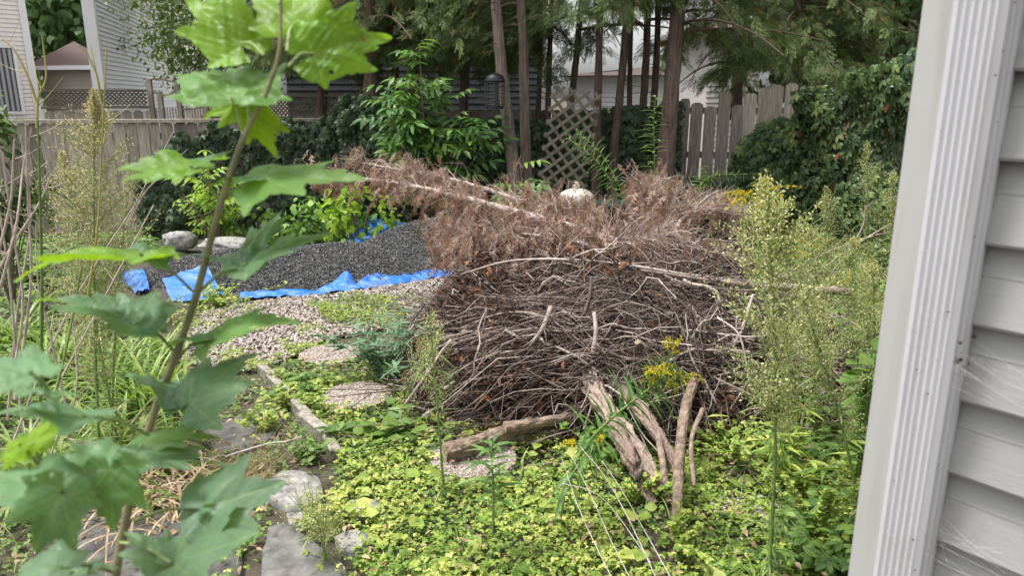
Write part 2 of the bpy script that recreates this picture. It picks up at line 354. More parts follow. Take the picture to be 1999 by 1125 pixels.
def sidemat(name, col, rough=.5, grain=True, var=.08):
    m = bpy.data.materials.new(name); t, b, o = nodes(m)
    n = noise(t, 2.2, 4); n2 = noise(t, 9, 5, vec_scale=(1.2, 1.2, 16))
    c = mixc(t, n.outputs[0], tuple(x * (1 - var) for x in col), tuple(min(1, x * (1 + var)) for x in col))
    t.links.new(c, b.inputs['Base Color']); b.inputs['Roughness'].default_value = rough
    n4 = noise(t, 30, 5); m4 = t.nodes.new('ShaderNodeMapRange'); m4.inputs[1].default_value = .62; m4.inputs[2].default_value = .78; m4.inputs[4].default_value = .45
    t.links.new(n4.outputs[0], m4.inputs[0])
    if grain: t.links.new(mixc(t, m4.outputs[0], c, tuple(x * .62 for x in col)), b.inputs['Base Color'])
    if grain: bump(t, b, n2.outputs[0], .22, .003)
    return m
def grimy(name, col):                # paint with faint long dirt streaks and stains
    m = bpy.data.materials.new(name); t, b, o = nodes(m); n = noise(t, 7, 6, vec_scale=(6, 6, .5)); n2 = noise(t, 3, 7); n3 = noise(t, 90, 3)
    m1 = t.nodes.new('ShaderNodeMapRange'); m1.inputs[1].default_value = .52; m1.inputs[2].default_value = .8; m1.inputs[4].default_value = .45; t.links.new(n.outputs[0], m1.inputs[0])
    m2 = t.nodes.new('ShaderNodeMapRange'); m2.inputs[1].default_value = .55; m2.inputs[2].default_value = .75; m2.inputs[4].default_value = .4; t.links.new(n2.outputs[0], m2.inputs[0])
    m3 = t.nodes.new('ShaderNodeMapRange'); m3.inputs[1].default_value = .70; m3.inputs[2].default_value = .78; m3.inputs[4].default_value = .5; t.links.new(n3.outputs[0], m3.inputs[0])
    c = mixc(t, m1.outputs[0], col, (col[0] * .62, col[1] * .60, col[2] * .52)); c = mixc(t, m2.outputs[0], c, (col[0] * .75, col[1] * .74, col[2] * .66)); c = mixc(t, m3.outputs[0], c, (.22, .19, .15))
    t.links.new(c, b.inputs['Base Color']); b.inputs['Roughness'].default_value = .4; bump(t, b, n2.outputs[0], .25, .006); return m
M_SIDE = sidemat('near_siding', (.32, .32, .315)); M_SPOUT = grimy('downspout_paint', (.56, .56, .58)); M_TRIM = grimy('corner_trim', (.46, .46, .44))
M_PINKS = sidemat('beige_siding', (.72, .66, .64), .6, False); M_WHITES = sidemat('white_siding', (.84, .85, .86), .6, False)
M_GREYS = sidemat('grey_siding', (.10, .11, .125), .6, False); M_BEIGE = sidemat('tan_siding', (.42, .37, .33), .6, False)
M_SHING = tintmat('shingles', [(.06, .045, .045), (.12, .085, .08), (.17, .12, .11)], .9, 30, .5)
M_DIRT = simple('dirt_spot', (.06, .05, .04), .8)
M_WEB = leafmat('web_silk', [(.75, .75, .75), (.85, .85, .85)], .4, .6, tcol=(1, 1, 1))

# ------------------------------------------------------------------ ground
def grid_mesh(x0, x1, y0, y1, nx, ny, zf):
    X, Y = np.meshgrid(np.linspace(x0, x1, nx), np.linspace(y0, y1, ny)); Z = zf(X, Y)
    v = np.stack([X, Y, Z], -1).reshape(-1, 3); i = (np.arange(ny - 1)[:, None] * nx + np.arange(nx - 1)[None]).ravel()
    return v, [np.stack([i, i + 1, i + nx + 1, i + nx], -1)]
xs = np.concatenate([[-600, -200, -60, -20], np.linspace(-9, 9, 160), [20, 60, 200, 600]]); ys = np.concatenate([[-300, -60, -12], np.linspace(-3, 14, 150), [20, 40, 120, 800]])
X, Y = np.meshgrid(xs, ys); Z = np.where((np.abs(X) < 9) & (Y < 13), gz(X, Y), 0)
nx, ny = len(xs), len(ys); i = (np.arange(ny - 1)[:, None] * nx + np.arange(nx - 1)[None]).ravel()
tag(part('ground', MB().add(np.stack([X, Y, Z], -1).reshape(-1, 3), [np.stack([i, i + 1, i + nx + 1, i + nx], -1)]), SOIL), 'dark soil of the overgrown back yard', None, None, 'structure')

# pebble path: polygon drawn on the ground
path_px = [(330, 700), (400, 615), (520, 590), (650, 580), (780, 555), (900, 535), (960, 560), (930, 620), (850, 640), (740, 650), (640, 665), (580, 700), (520, 725), (440, 740)]
path_w = [G(*p)[:2] for p in path_px]
def inpoly(x, y, poly):
    r = np.zeros(np.shape(x), bool); n = len(poly)
    for k in range(n):
        (x1, y1), (x2, y2) = poly[k], poly[(k + 1) % n]
        with np.errstate(divide='ignore', invalid='ignore'):
            r ^= ((y1 > y) != (y2 > y)) & (x < (x2 - x1) * (y - y1) / (y2 - y1 + 1e-12) + x1)
    return r
c0 = np.mean(path_w, 0); pv = [[c0[0], c0[1], .03]] + [[p[0], p[1], .012] for p in path_w]
pf = [[0, 1 + (k + 1) % len(path_w), 1 + k] for k in range(len(path_w))]
tag(part('gravel_path', MB().add(pv, [[f[::-1] for f in pf]], smooth=False), SOIL), 'bed of the rounded pebble path beside the gravel heap', None, None, 'structure')
def pebbles(n, x0, x1, y0, y1, test, r0, r1, z0):
    x = U(x0, x1, n); y = U(y0, y1, n); k = test(x, y); x, y = x[k], y[k]; m = len(x)
    s = U(r0, r1, m)[:, None] * np.stack([U(.8, 1.3, m), U(.8, 1.3, m), U(.5, .8, m)], -1)
    return MB().inst(ICO, np.stack([x, y, np.full(m, z0) + U(0, .012, m)], -1), rdir(m, -.2, .2), rdir(m, .8, 1), s, U(0, 1, m) ** .8)
tag(part('pebbles', pebbles(42000, -3.4, .2, 4.2, 7.4, lambda x, y: inpoly(x, y, path_w), .007, .0145, .024), M_PEB), 'pinkish and white rounded pebbles covering the path', 'pebbles', None, 'stuff')

# ------------------------------------------------------------------ gravel heap and tarp
def heap_h(x, y):
    def b(cx, cy, rx, ry, h, p=1.5):
        d = ((x - cx) / rx) ** 2 + ((y - cy) / ry) ** 2; return h * np.clip(1 - d ** .75, 0, 1) ** .85
    h = np.maximum.reduce([b(-2.65, 7.55, 1.2, .80, .30), b(-1.85, 7.65, 1.2, .82, .31), b(-.75, 8.2, 1.25, .80, .50), b(-3.2, 7.5, .8, .6, .22)])
    return h * (1 + .06 * fbm(np.stack([x, y], -1), 4, 4, 8))
def hz(x, y): return heap_h(x, y) - .01
v, f = grid_mesh(-4.4, .8, 6.3, 9.3, 150, 90, hz)
hb = MB().add(v, f, .3)
n = 72000; x = U(-4.2, .6, n); y = U(6.5, 8.9, n); h = heap_h(x, y); k = (h > .012) | (U(0, 1, n) < .0); x, y, h = x[k], y[k], h[k]; m = len(x)
hb.inst(OCT, np.stack([x, y, h], -1), rdir(m), rdir(m), U(.005, .0125, m)[:, None] * np.stack([U(.7, 1.3, m), U(.6, 1.2, m), U(.4, .9, m)], -1), U(0, 1, m) ** 1.3, smooth=False)
tag(part('gravel_heap', hb, M_CHIP), 'long heap of dark grey crushed gravel lying on a blue tarp', 'gravel heap', None, 'stuff')
tarp = thing('tarp', 'blue plastic tarp spread under the dark gravel heap with crumpled edges', 'tarp', (-1.6, 7, 0))
def cloth(pxs, nu=40, nv=14, amp=.03, seed=0, fs=9.):      # two rails of points, lofted and crumpled
    a, b = (curve([W(*q) if isinstance(q, tuple) else q for q in r], nu) for r in pxs)
    t = np.linspace(0, 1, nv)[:, None, None]; P = a[None] * (1 - t) + b[None] * t
    q = P * A([1, 1.6, 1.6]); nn = fbm(q, fs, 5, seed); r1 = 1 - 2 * np.abs(fbm(q, fs * .8, 4, seed + 3))
    P = P + np.stack([.3 * amp * nn, .3 * amp * fbm(q, fs, 3, seed + 9), amp * (1.2 * r1 + .6 * nn)], -1)
    P = P - A([-1.6, 7, 0]); i = (np.arange(nv - 1)[:, None] * nu + np.arange(nu - 1)[None]).ravel()
    return MB().add(P.reshape(-1, 3), [np.stack([i, i + 1, i + nu + 1, i + nu], -1)])
def gp(px, py, dz=0.0): p = G(px, py); p[2] += dz; return p
part('front_edge', cloth([[gp(468, 588, .01), gp(560, 583, .02), gp(640, 576, .03), gp(700, 572, .03), gp(790, 560, .03), gp(860, 548, .04), gp(915, 540, .03)],
                          [gp(470, 580, .03), gp(560, 574, .035), gp(620, 573, .03), gp(655, 564, .09), gp(678, 562, .15), gp(698, 564, .07), gp(722, 558, .10), gp(760, 550, .09), gp(845, 541, .07), gp(915, 535, .07)]], 220, 24, .015, 1, 5), M_TARP, tarp)
part('corner_flap', cloth([[W(316, 548, 6.75), W(355, 532, 6.85), W(402, 516, 6.95)], [gp(335, 590, .02), gp(385, 594, .02), gp(440, 584, .02)]], 50, 40, .012, 4, 4), M_TARP, tarp)
part('torn_edge', cloth([[W(236, 535, 7.0), W(262, 529, 7.1), W(283, 528, 7.1)], [gp(240, 560, .02), gp(270, 578, .03), gp(292, 574, .03)]], 40, 30, .03, 6, 6), M_TARP, tarp)
b_ = MB()
v, f = ICO3; c = W(748, 462, 8.85); q = v * A([.34, .22, .17]); q = q * (1.1 + .5 * np.abs(fbm(v, 1.8, 3, 5)) - .35 * np.abs(fbm(v * A([1, 3, 1]), 2.6, 4, 9)))[:, None]; b_.add(q + c - A([-1.6, 7, 0]), f)
v2 = v * A([.2, .15, .09]); v2 = v2 * (1 + .35 * np.abs(fbm(v, 2.6, 4, 15)))[:, None]; b_.add(v2 + W(700, 482, 8.65) - A([-1.6, 7, 0]), f)
part('bunched_fold', b_, M_TARP, tarp)
part('back_edge', cloth([[W(625, 484, 7.9), W(650, 480, 7.9), W(665, 478, 7.9)], [W(618, 496, 7.8), W(650, 496, 7.8), W(672, 494, 7.8)]], 14, 8, .02, 11), M_TARP, tarp)
def rock(name, label, px, py, d, s, mat, seed, cat='rock', z=None, rz=0, group=None):
    v, f = ICO3; q = v * (1 + .16 * fbm(v, 1.7, 3, seed) + .05 * fbm(v, 6, 3, seed + 2))[:, None]; q = np.sign(q) * np.abs(q) ** .85 * A(s)
    p = W(px, py, d) if z is None else np.append(G(px, py)[:2], z)
    cr, sr = math.cos(rz), math.sin(rz); q = np.c_[q[:, 0] * cr - q[:, 1] * sr, q[:, 0] * sr + q[:, 1] * cr, q[:, 2]]
    o = part(name, MB().add(q, f), mat); o.location = p; return tag(o, label, cat, group)
rock('rock', 'pale grey peaked rock by the fence, left of the gravel heap top', 352, 470, 8.6, (.18, .15, .12), M_STONE, 1)
rock('rock', 'long low pale rock behind the left end of the gravel heap', 445, 480, 8.4, (.32, .18, .10), M_STONE, 2)

# ------------------------------------------------------------------ stepping stones, slabs, edging
def paver(label, px, py, rpx, d=None, seed=0):
    p = G(px, py); r = rpx / F * p[1] / cp * .97; a = np.linspace(0, 2 * math.pi, 48, endpoint=False)
    root = thing('stepping_stone', label, 'stepping stone', (p[0], p[1], gz(p[0], p[1])), 0, 'round pebble-faced stepping stones')
    rings = [(0, .045), (.5, .046), (.93, .045), (1, .032), (1, -.05)]; V = []
    for rr, z in rings:
        rr2 = r * rr * (1 + .012 * np.sin(3 * a + seed)); V.append(np.stack([rr2 * np.cos(a), rr2 * np.sin(a), np.full(48, z)], -1))
    V = np.concatenate(V); Fq = [[k * 48 + j, k * 48 + (j + 1) % 48, (k + 1) * 48 + (j + 1) % 48, (k + 1) * 48 + j][::-1] for k in range(4) for j in range(48)]
    part('slab', MB().add(V, [Fq], .6), M_CONC, root)
    n = int(2600 * (r / .2) ** 2); rr = r * np.sqrt(U(0, .97, n)); th = U(0, 6.283, n)
    part('pebble_face', MB().inst(ICO, np.stack([rr * np.cos(th), rr * np.sin(th), np.full(n, .045)], -1), rdir(n, -.2, .2), rdir(n, .8, 1), U(.004, .0095, n)[:, None] * A([[1.2, 1, .6]]), .15 + .7 * U(0, 1, n)), M_PEB, root)
    return (p[0], p[1], r)
STONES = [paver('round pebble-faced stepping stone farthest back, next to the pebble path', 645, 706, 62),
          paver('round pebble-faced stepping stone beside the concrete edging', 698, 788, 72, seed=2),
          paver('round pebble-faced stepping stone in front of the cut log end', 925, 915, 92, seed=3),
]
patch_w = [G(*q_)[:2] for q_ in [(1385, 985), (1420, 965), (1480, 975), (1560, 970), (1580, 1010), (1520, 1030), (1460, 1015), (1400, 1020)]]
tag(part('loose_pebbles', pebbles(26000, .5, 1.6, 2.2, 3.4, lambda x, y: inpoly(x, y, patch_w) & (rng.random(len(x)) < .5), .005, .011, .01), M_PEB), 'patch of loose pebbles showing between the weeds near the downspout', 'pebbles', None, 'stuff')
def slab(name, label, pts, mat, th=.05, z=.02, tint=.5, cat='paving slab', seed=0):
    w_ = A([G(*p)[:2] for p in pts]); c = w_.mean(0); n = 48
    cl = curve(np.vstack([np.c_[w_ - c, np.zeros(len(w_))], [np.append(w_[0] - c, 0)]]), n + 1)[:-1]
    cl = cl * (1 + .025 * fbm(cl, 14, 3, seed))[:, None]
    V = [np.c_[cl[:, :2] * .0, np.full(n, z)], np.c_[cl[:, :2] * .5, z + .004 * fbm(cl[:, :2], 6, 3, seed)], np.c_[cl[:, :2] * .95, z + .003 * fbm(cl[:, :2], 9, 3, seed)], np.c_[cl[:, :2], np.full(n, z - .012)], np.c_[cl[:, :2], np.full(n, z - th - .03)]]
    V = np.concatenate(V); Fq = [[k * n + j, k * n + (j + 1) % n, (k + 1) * n + (j + 1) % n, (k + 1) * n + j] for k in range(4) for j in range(n)]
    ar = np.cross(cl[1] - cl[0], cl[2] - cl[1])[2]
    Fq = [q[::-1] for q in Fq] if sum((cl[k, 0] * cl[(k + 1) % n, 1] - cl[(k + 1) % n, 0] * cl[k, 1]) for k in range(n)) > 0 else Fq
    o = part(name, MB().add(V, [Fq], tint), mat); o.location = (c[0], c[1], 0); tag(o, label, cat)
    STONES.append((c[0], c[1], np.linalg.norm(w_ - c, axis=1).mean() * .95)); return o
slab('stone_slab', 'rounded pale grey flat stone left of the ground cover', [(520, 955), (560, 935), (615, 945), (632, 975), (615, 1000), (560, 1005), (525, 985)], M_STONE, z=.05, seed=1)
slab('slate_slab', 'dark slate slab behind the wispy tan grass', [(400, 850), (440, 822), (520, 828), (540, 850), (500, 880), (430, 890)], M_SLATE, z=.03, seed=2)
slab('slate_slab', 'large dark slate slab at the bottom edge under the fallen weed', [(525, 1040), (560, 1035), (620, 1075), (680, 1130), (640, 1220), (520, 1220), (510, 1120)], M_SLATE, z=.035, seed=3, tint=.9)
slab('slate_slab', 'dark slate slab under the dry curled lily leaves', [(130, 1000), (260, 940), (420, 960), (470, 1040), (440, 1200), (200, 1210), (110, 1100)], M_SLATE, z=.03, seed=4, tint=.2)
slab('stone_slab', 'small pale stone poking through the low leaves', [(655, 1065), (690, 1052), (722, 1062), (715, 1085), (675, 1092)], M_STONE, z=.04, seed=5)
slab('stone_slab', 'mossy pale stone patch between slate and leafy cover', [(560, 1016), (590, 1012), (612, 1024), (600, 1036), (568, 1034)], M_STONE, z=.035, seed=6)
slab('stone_slab', 'small flat pale stone half hidden in the strawberry leaves', [(668, 1000), (700, 985), (740, 990), (735, 1012), (690, 1020)], M_STONE, z=.03, seed=7)
for (a, b, lab) in [((510, 728), (533, 752), 'narrow concrete edging block farthest along the curved edge'), ((528, 748), (566, 785), 'long concrete edging block, second along the curve'), ((562, 785), (603, 828), 'middle concrete edging block, slightly sunken'),
                    ((588, 826), (640, 868), 'squarish concrete edging block with raised corner'), ((634, 868), (662, 905), 'buried concrete edging block nearest the camera')]:
    p, q = G(*a), G(*b); L = np.linalg.norm(q - p); an = math.atan2(q[1] - p[1], q[0] - p[0])
    mb = MB(); hL, hW = L / 2 * U(.86, .97), U(.026, .036); z1 = .075 + .015 * rng.random()
    v, f = grid_mesh(-1, 1, -1, 1, 16, 8, lambda x, y: x * 0)
    vv = v.copy(); e = np.maximum(np.abs(v[:, 0]) ** 14, np.abs(v[:, 1]) ** 6); vv = np.c_[v[:, 0] * hL, v[:, 1] * hW, z1 - .010 * e + .002 * fbm(v, 4, 3, 2)]
    mb.add(vv, f, .5)
    ring = [(-hL, -hW), (hL, -hW), (hL, hW), (-hL, hW)]
    V = [[x, y, z1 - .0102] for x, y in ring] + [[x, y, -.05] for x, y in ring]
    mb.add(V, [[[k, k + 4, (k + 1) % 4 + 4, (k + 1) % 4][::-1] for k in range(4)]], .4, smooth=False)
    o = part('edging_block', mb, M_CONC); o.location = ((p[0] + q[0]) / 2, (p[1] + q[1]) / 2, 0); o.rotation_euler = (U(-.12, .12), U(-.05, .05), an + U(-.07, .07))
    tag(o, lab, 'edging block', 'concrete blocks edging the planted bed')

# ------------------------------------------------------------------ near house: siding, corner trim, downspout
th = math.radians(-38.5); ud = A([math.sin(th), math.cos(th), 0.]); nd = A([-ud[1], ud[0], 0.])
if nd @ A([-1, -1, 0]) < 0: nd = -nd
Rw = np.stack([ud, nd, A([0, 0, 1.])], 1)                    # local x along wall (away), y out of wall, z up
P0 = W(1900, 562, 1.0); P0[2] = 0
nearh = thing('house', 'grey vinyl-sided house wall close at the right edge', 'house', tuple(P0), math.atan2(ud[1], ud[0]))
def loc(x, y, z): return A([x, y, z])
sgn = 1 if np.cross(ud, nd)[2] > 0 else -1
def bearing_x(px):               # where along the wall's front line the picture column px (at mid height) falls, at outset y
    return lambda y0: (lambda r: (lambda t: t)(np.linalg.solve(A([[ud[0], -r[0]], [ud[1], -r[1]]]), -(P0 + nd * y0)[:2])[0]))(A([(px - CX) / F, cp]))
x_corner = bearing_x(1742)(.0); x_sp1 = bearing_x(1790)(.06); x_sp0 = bearing_x(1890)(.06)
mb = MB(); lap = .112; x_lo, x_hi = -1.6, x_corner - .045
for k in range(-1, 30):
    z0 = k * lap + .04
    prof = [(.027, 0.0), (.029, .004), (.015, lap * .60), (.0155, lap * .615), (.001, lap + .001)]  # outset, height within a lap (lip at the bottom)
    V = []
    for (yo, zz) in prof: V += [[x_lo, yo * sgn, z0 + zz], [x_hi, yo * sgn, z0 + zz]]
    V += [[x_lo, 0.0, z0], [x_hi, 0.0, z0]]
    Fq = [[2 * q, 2 * q + 1, 2 * q + 3, 2 * q + 2] for q in range(4)] + [[10, 11, 1, 0]]
    mb.add(V, [Fq], smooth=False)
part('siding', mb, M_SIDE, nearh)
mb = MB(); mb.box((x_hi - .01, min(0, .022 * sgn), 0), (x_corner, max(0, .022 * sgn), 3.3)); mb.box((x_corner - .02, min(-.07 * sgn, -.001 * sgn), 0), (x_corner - .0005, max(-.07 * sgn, -.001 * sgn), 3.3))
part('corner_trim', mb, M_TRIM, nearh)
part('side_wall', MB().box((x_lo, -4.0 if sgn > 0 else .07, 0), (x_corner - .021, -.07 if sgn > 0 else 4.0, 3.3)), M_SIDE, nearh)
part('soffit', MB().box((x_lo - .3, -4.3 if sgn > 0 else -.35, 3.3), (x_corner + .35, .35 if sgn > 0 else 4.3, 3.45)), M_TRIM, nearh)
sp_ = thing('downspout', 'white ribbed metal downspout running up the house corner', 'downspout', tuple(P0), math.atan2(ud[1], ud[0]))
xa, xb = min(x_sp0, x_sp1), max(x_sp0, x_sp1); dep = .058; off = .02
prof = []; nr = 64
for q in range(nr + 1):                                          # front face with rounded corners and ribs
    s = q / nr; x = xa + (xb - xa) * s; e = min(s, 1 - s) * (xb - xa)
    yo = off + dep - max(0, .008 - e) ** 1 * .8
    if .008 < e: yo += .0026 * math.sin((s - .1) / .8 * math.pi * 2 * 5.5) if .1 < s < .9 else 0
    prof.append((x, yo))
for q in range(1, 24): s = q / 24; prof.append((xb + .0018 * math.sin(s * math.pi * 6) * (1 if .15 < s < .85 else 0), off + dep - .0064 - (dep - .0064) * s))
prof += [(xb, off), (xa, off)]
for q in range(1, 24): s = 1 - q / 24; prof.append((xa - .0018 * math.sin(s * math.pi * 6) * (1 if .15 < s < .85 else 0), off + dep - .0064 - (dep - .0064) * s))
zs = np.linspace(.15, 3.28, 24); V = np.concatenate([A([[x, y * sgn, z] for x, y in prof]) for z in zs]); n = len(prof)
Fq = [[k * n + j, k * n + (j + 1) % n, (k + 1) * n + (j + 1) % n, (k + 1) * n + j] for k in range(len(zs) - 1) for j in range(n)]
part('pipe', MB().add(V, [Fq]), M_SPOUT, sp_)
n = 46; xx = U(xa - .01, xb, n); zz = U(.7, 2.4, n); mbd = MB().inst(ICO, np.stack([xx, np.full(n, (off + dep + .001) * sgn), zz], -1), rdir(n), rdir(n), U(.0005, .0016, n), .5)
n = 10; mbd.inst(ICO1, np.stack([np.full(n, xa - .004), U(off, off + dep, n) * sgn, 1.46 + U(-.03, .02, n)], -1), rdir(n), rdir(n), U(.0008, .0026, n), .5)
tag(part('dirt_specks', mbd, M_DIRT, sp_), kind='stuff')
for zc, yr, wl in ((1.45, .05, 'wispy grey spider web at mid height between downspout and siding'), (1.18, .04, 'dusty sagging spider web low between downspout and siding')):
    mb = MB(); ps = []; qs = []
    for k in range(15):
        a = loc(xa + U(-.002, .07), (off + dep + .002) * sgn, zc + U(-.01, .05)) if U(0, 1) < .3 else loc(xa - .003, (off + U(0, .05)) * sgn, zc + U(-.03, .03)); ps.append(a); qs.append(loc(xa - U(.05, .26), (.018 + U(0, .03)) * sgn, zc - U(-.02, .09)))
    ps, qs = A(ps), A(qs); Q = bez(ps, (ps + qs) / 2 + A([0, 0, -.02]) + U(-.012, .012, len(ps), 3), qs, 12) + rng.normal(0, .0006, (len(ps), 12, 3))
    mb.tubes(Q, U(.00006, .00022, len(ps))[:, None] * np.ones(12), 3, .5)
    n = 90; kk = rng.integers(0, len(ps), n); jj = rng.integers(0, 12, n); mb.inst(OCT, Q[kk, jj], rdir(n), rdir(n), U(.0002, .0009, n), .5, smooth=False)
    web = part('spider_web', mb, M_WEB); web.location = tuple(P0); web.rotation_euler = (0, 0, math.atan2(ud[1], ud[0])); tag(web, wl, 'spider web')
q = W(2003, 1000, .82); cd = MB().tubes([[[0, 0, 0], [0, 0, 1.0]]], .008, 10, .5, cap=True); o = part('conduit_pipe', cd, M_METAL); o.location = (q[0] + .005, q[1], 0); tag(o, 'dark grey conduit at the bottom right corner in front of the siding', 'pipe')

# ------------------------------------------------------------------ houses behind
def sided(mb, L, z0, z1, lap=.11, dep=.02, tint=.5):
    z = z0
    while z < z1:
        mb.add([[0, -dep, z], [L, -dep, z], [L, -.002, z + lap], [0, -.002, z + lap], [0, 0, z], [L, 0, z]], [[[0, 1, 2, 3], [4, 5, 1, 0]]], tint, 0, False); z += lap
    return mb
def win(root, x0, x1, z0, z1, blind=True, y=-.03):
    fr = .09; mb = MB()
    mb.box((x0 - fr, y - .03, z0 - fr), (x1 + fr, y, z0)); mb.box((x0 - fr, y - .03, z1), (x1 + fr, y, z1 + fr)); mb.box((x0 - fr, y - .03, z0), (x0, y, z1)); mb.box((x1, y - .03, z0), (x1 + fr, y, z1))
    wf = part('window', mb, M_WHITE, root)
    part('pane', MB().box((x0, y - .005, z0), (x1, y, z1)), M_GLASS, wf)
    if blind:
        b = MB(); x = x0 + .1
        while x < x1 - .03: b.box((x, y - .014, z0 + .02), (x + .07, y - .008, z1 - .02)); x += .13
        part('blind', b, M_BLIND, wf)
def house(label, p, q, z1, mat, d=6., name='house', sk=0., rise=1.8):
    p, q = A([*p[:2], 0.]), A([*q[:2], 0.]); L = np.linalg.norm(q - p); an = math.atan2(q[1] - p[1], q[0] - p[0])
    r = thing(name, label, 'house', tuple(p), an)
    part('front_wall', sided(MB(), L, 0, z1, .12, .035), mat, r); part('wall_core', MB().add([[0, .002, 0], [L, .002, 0], [L + sk, d, 0], [sk, d, 0], [0, .002, z1], [L, .002, z1], [L + sk, d, z1], [sk, d, z1]], [[[0,3,2,1],[4,5,6,7],[0,1,5,4],[1,2,6,5],[2,3,7,6],[3,0,4,7]]], .5, 0, False), mat, r)
    rf = MB(); rf.add([[-.4, -.4, z1 + .01], [L + .4, -.4, z1 + .01], [L + .4 + sk, d + .4, z1 + .01], [-.4 + sk, d + .4, z1 + .01], [(d * .4 if L > d * .8 else L / 2 - .05) + sk / 2, d / 2, z1 + min(rise, L * .45)], [(L - d * .4 if L > d * .8 else L / 2) + sk / 2, d / 2, z1 + min(rise, L * .45)]],
           [[[3, 2, 1, 0], [0, 1, 5, 4], [2, 3, 4, 5]], [[1, 2, 5], [3, 0, 4]]], .5, 0, False)
    part('roof', rf, M_SHING, r); return r, L
# beige-pink house at the far left
p = W(-260, 187, 19.5); q = W(74, 187, 22.5)
h1, L1 = house('pale pinkish vinyl-sided house at the far left with blinds in its window', p, q, 7.0, M_PINKS)
part('corner_board', MB().box((L1 - .16, -.05, 0), (L1 + .03, 0, 7.0)), M_WHITE, h1)
win(h1, L1 - 1.75, L1 - .50, 1.4, 3.15, y=-.05); win(h1, L1 - 2.2, L1 - .85, 4.75, 5.9, False, y=-.05)
# small hip roofed wing
p = W(84, 150, 23.5); q = W(192, 150, 23.0)
h2, L2 = house('low beige wing with a dark shingled hip roof beside the pale house', p, q, 2.62, M_BEIGE, 3., sk=-2.2)
part('eaves', MB().box((-.42, -.5, 2.58), (L2 + .42, -.38, 2.70)), M_WHITE, h2); part('corner_board', MB().box((L2 - .1, -.05, 0), (L2 + .03, 0, 2.6)), M_WHITE, h2)
# white house
p = W(208, 187, 20.); dirv = A([math.sin(math.radians(-15.5)), math.cos(math.radians(-15.5)), 0]); q = p + dirv * 14
h3, L3 = house('tall white vinyl-sided house seen at an angle behind the lattice fence', p, q, 8.0, M_WHITES, 2., sk=8.4)
part('corner_board', MB().box((-.22, -.03, 0), (0, .25, 8.0)), M_WHITE, h3)
mb = MB()
for k in range(9):
    a = U(0, 6.28); c = A([2.3 + .3 * math.cos(k * 2.3), -.08, 3.25 + .14 * math.sin(k * 1.7)]); b = c + A([.16 * math.cos(a), 0, .12 * math.sin(a)]); mb.tubes([[c, (b + c) / 2 + A([0, -.03, .04]), b]], .012, 5)
o = part('wall_ornament', mb, M_METAL); o.location = h3.location; o.rotation_euler = h3.rotation_euler; tag(o, 'small twisted metal ornament hung on the white house wall', 'wall ornament')
p = W(560, 187, 14.); q = W(1062, 187, 15.)
h4, L4 = house('shaded grey-sided house behind the cedar trunks in the centre', p, q, 5.2, M_GREYS, 6.)
part('corner_board', MB().box((L4 - .12, -.04, 0), (L4 + .03, 0, 5.2)), M_WHITE, h4)
p = W(1120, 187, 21.); q = W(1395, 187, 20.)
h5, L5 = house('bright white house glimpsed between the cedars right of centre', p, q, 2.35, M_WHITES, 6., rise=.35)
p = W(1378, 187, 17.); q = W(1480, 187, 17.)
h6, L6 = house('beige-sided house with a narrow window seen above the bare fence', p, q, 3.2, M_PINKS, 5.); win(h6, L6 - .62, L6 - .42, 1.3, 2.5, False)

# ------------------------------------------------------------------ fences
def fence(label, p, q, htop, bw=.135, gap=.008, top=None, name='fence', tl=(0., 1.), back=False, gapr=.04):
    p, q = A([*p[:2], 0.]), A([*q[:2], 0.]); L = np.linalg.norm(q - p); an = math.atan2(q[1] - p[1], q[0] - p[0])
    r = thing(name, label, 'fence', tuple(p), an); mb = MB(); x = 0; k = 0
    while x < L - .05:
        wdt = bw * U(.9, 1.08); zt = htop if top is None else top(x / L, k); tn = np.clip(U(*tl), 0, 1); ln = U(-.012, .012); yo = U(-.006, .006)
        if wdt + x > L: wdt = L - x
        c = .028
        mb.add([[x, yo, .03], [x + wdt, yo, .03], [x + wdt + ln, yo, zt - c], [x + wdt * .72 + ln, yo, zt], [x + wdt * .28 + ln, yo, zt], [x + ln, yo, zt - c]] +
               [[x, yo + .018, .03], [x + wdt, yo + .018, .03], [x + wdt + ln, yo + .018, zt - c], [x + wdt * .72 + ln, yo + .018, zt], [x + wdt * .28 + ln, yo + .018, zt], [x + ln, yo + .018, zt - c]],
               [[[0, 1, 2, 3, 4, 5], [11, 10, 9, 8, 7, 6]], [[0, 6, 7, 1], [1, 7, 8, 2], [2, 8, 9, 3], [3, 9, 10, 4], [4, 10, 11, 5], [5, 11, 6, 0]]], tn, 0, False)
        x += wdt + gap + (U(0, gapr) if U(0, 1) < .35 else 0); k += 1
    part('boards', mb, M_FENCE, r)
    rl = MB()
    for z in (.35, htop * .55, htop - .22): rl.box((0, .026, z), (L, .065, z + .085), .4)
    part('rails', rl, M_FENCE, r)
    for xk in np.arange(.05, L, 2.3): part('post', MB().box((xk, .067, 0), (xk + .09, .155, htop - .02), .5), M_FENCE, r)
    return r, L
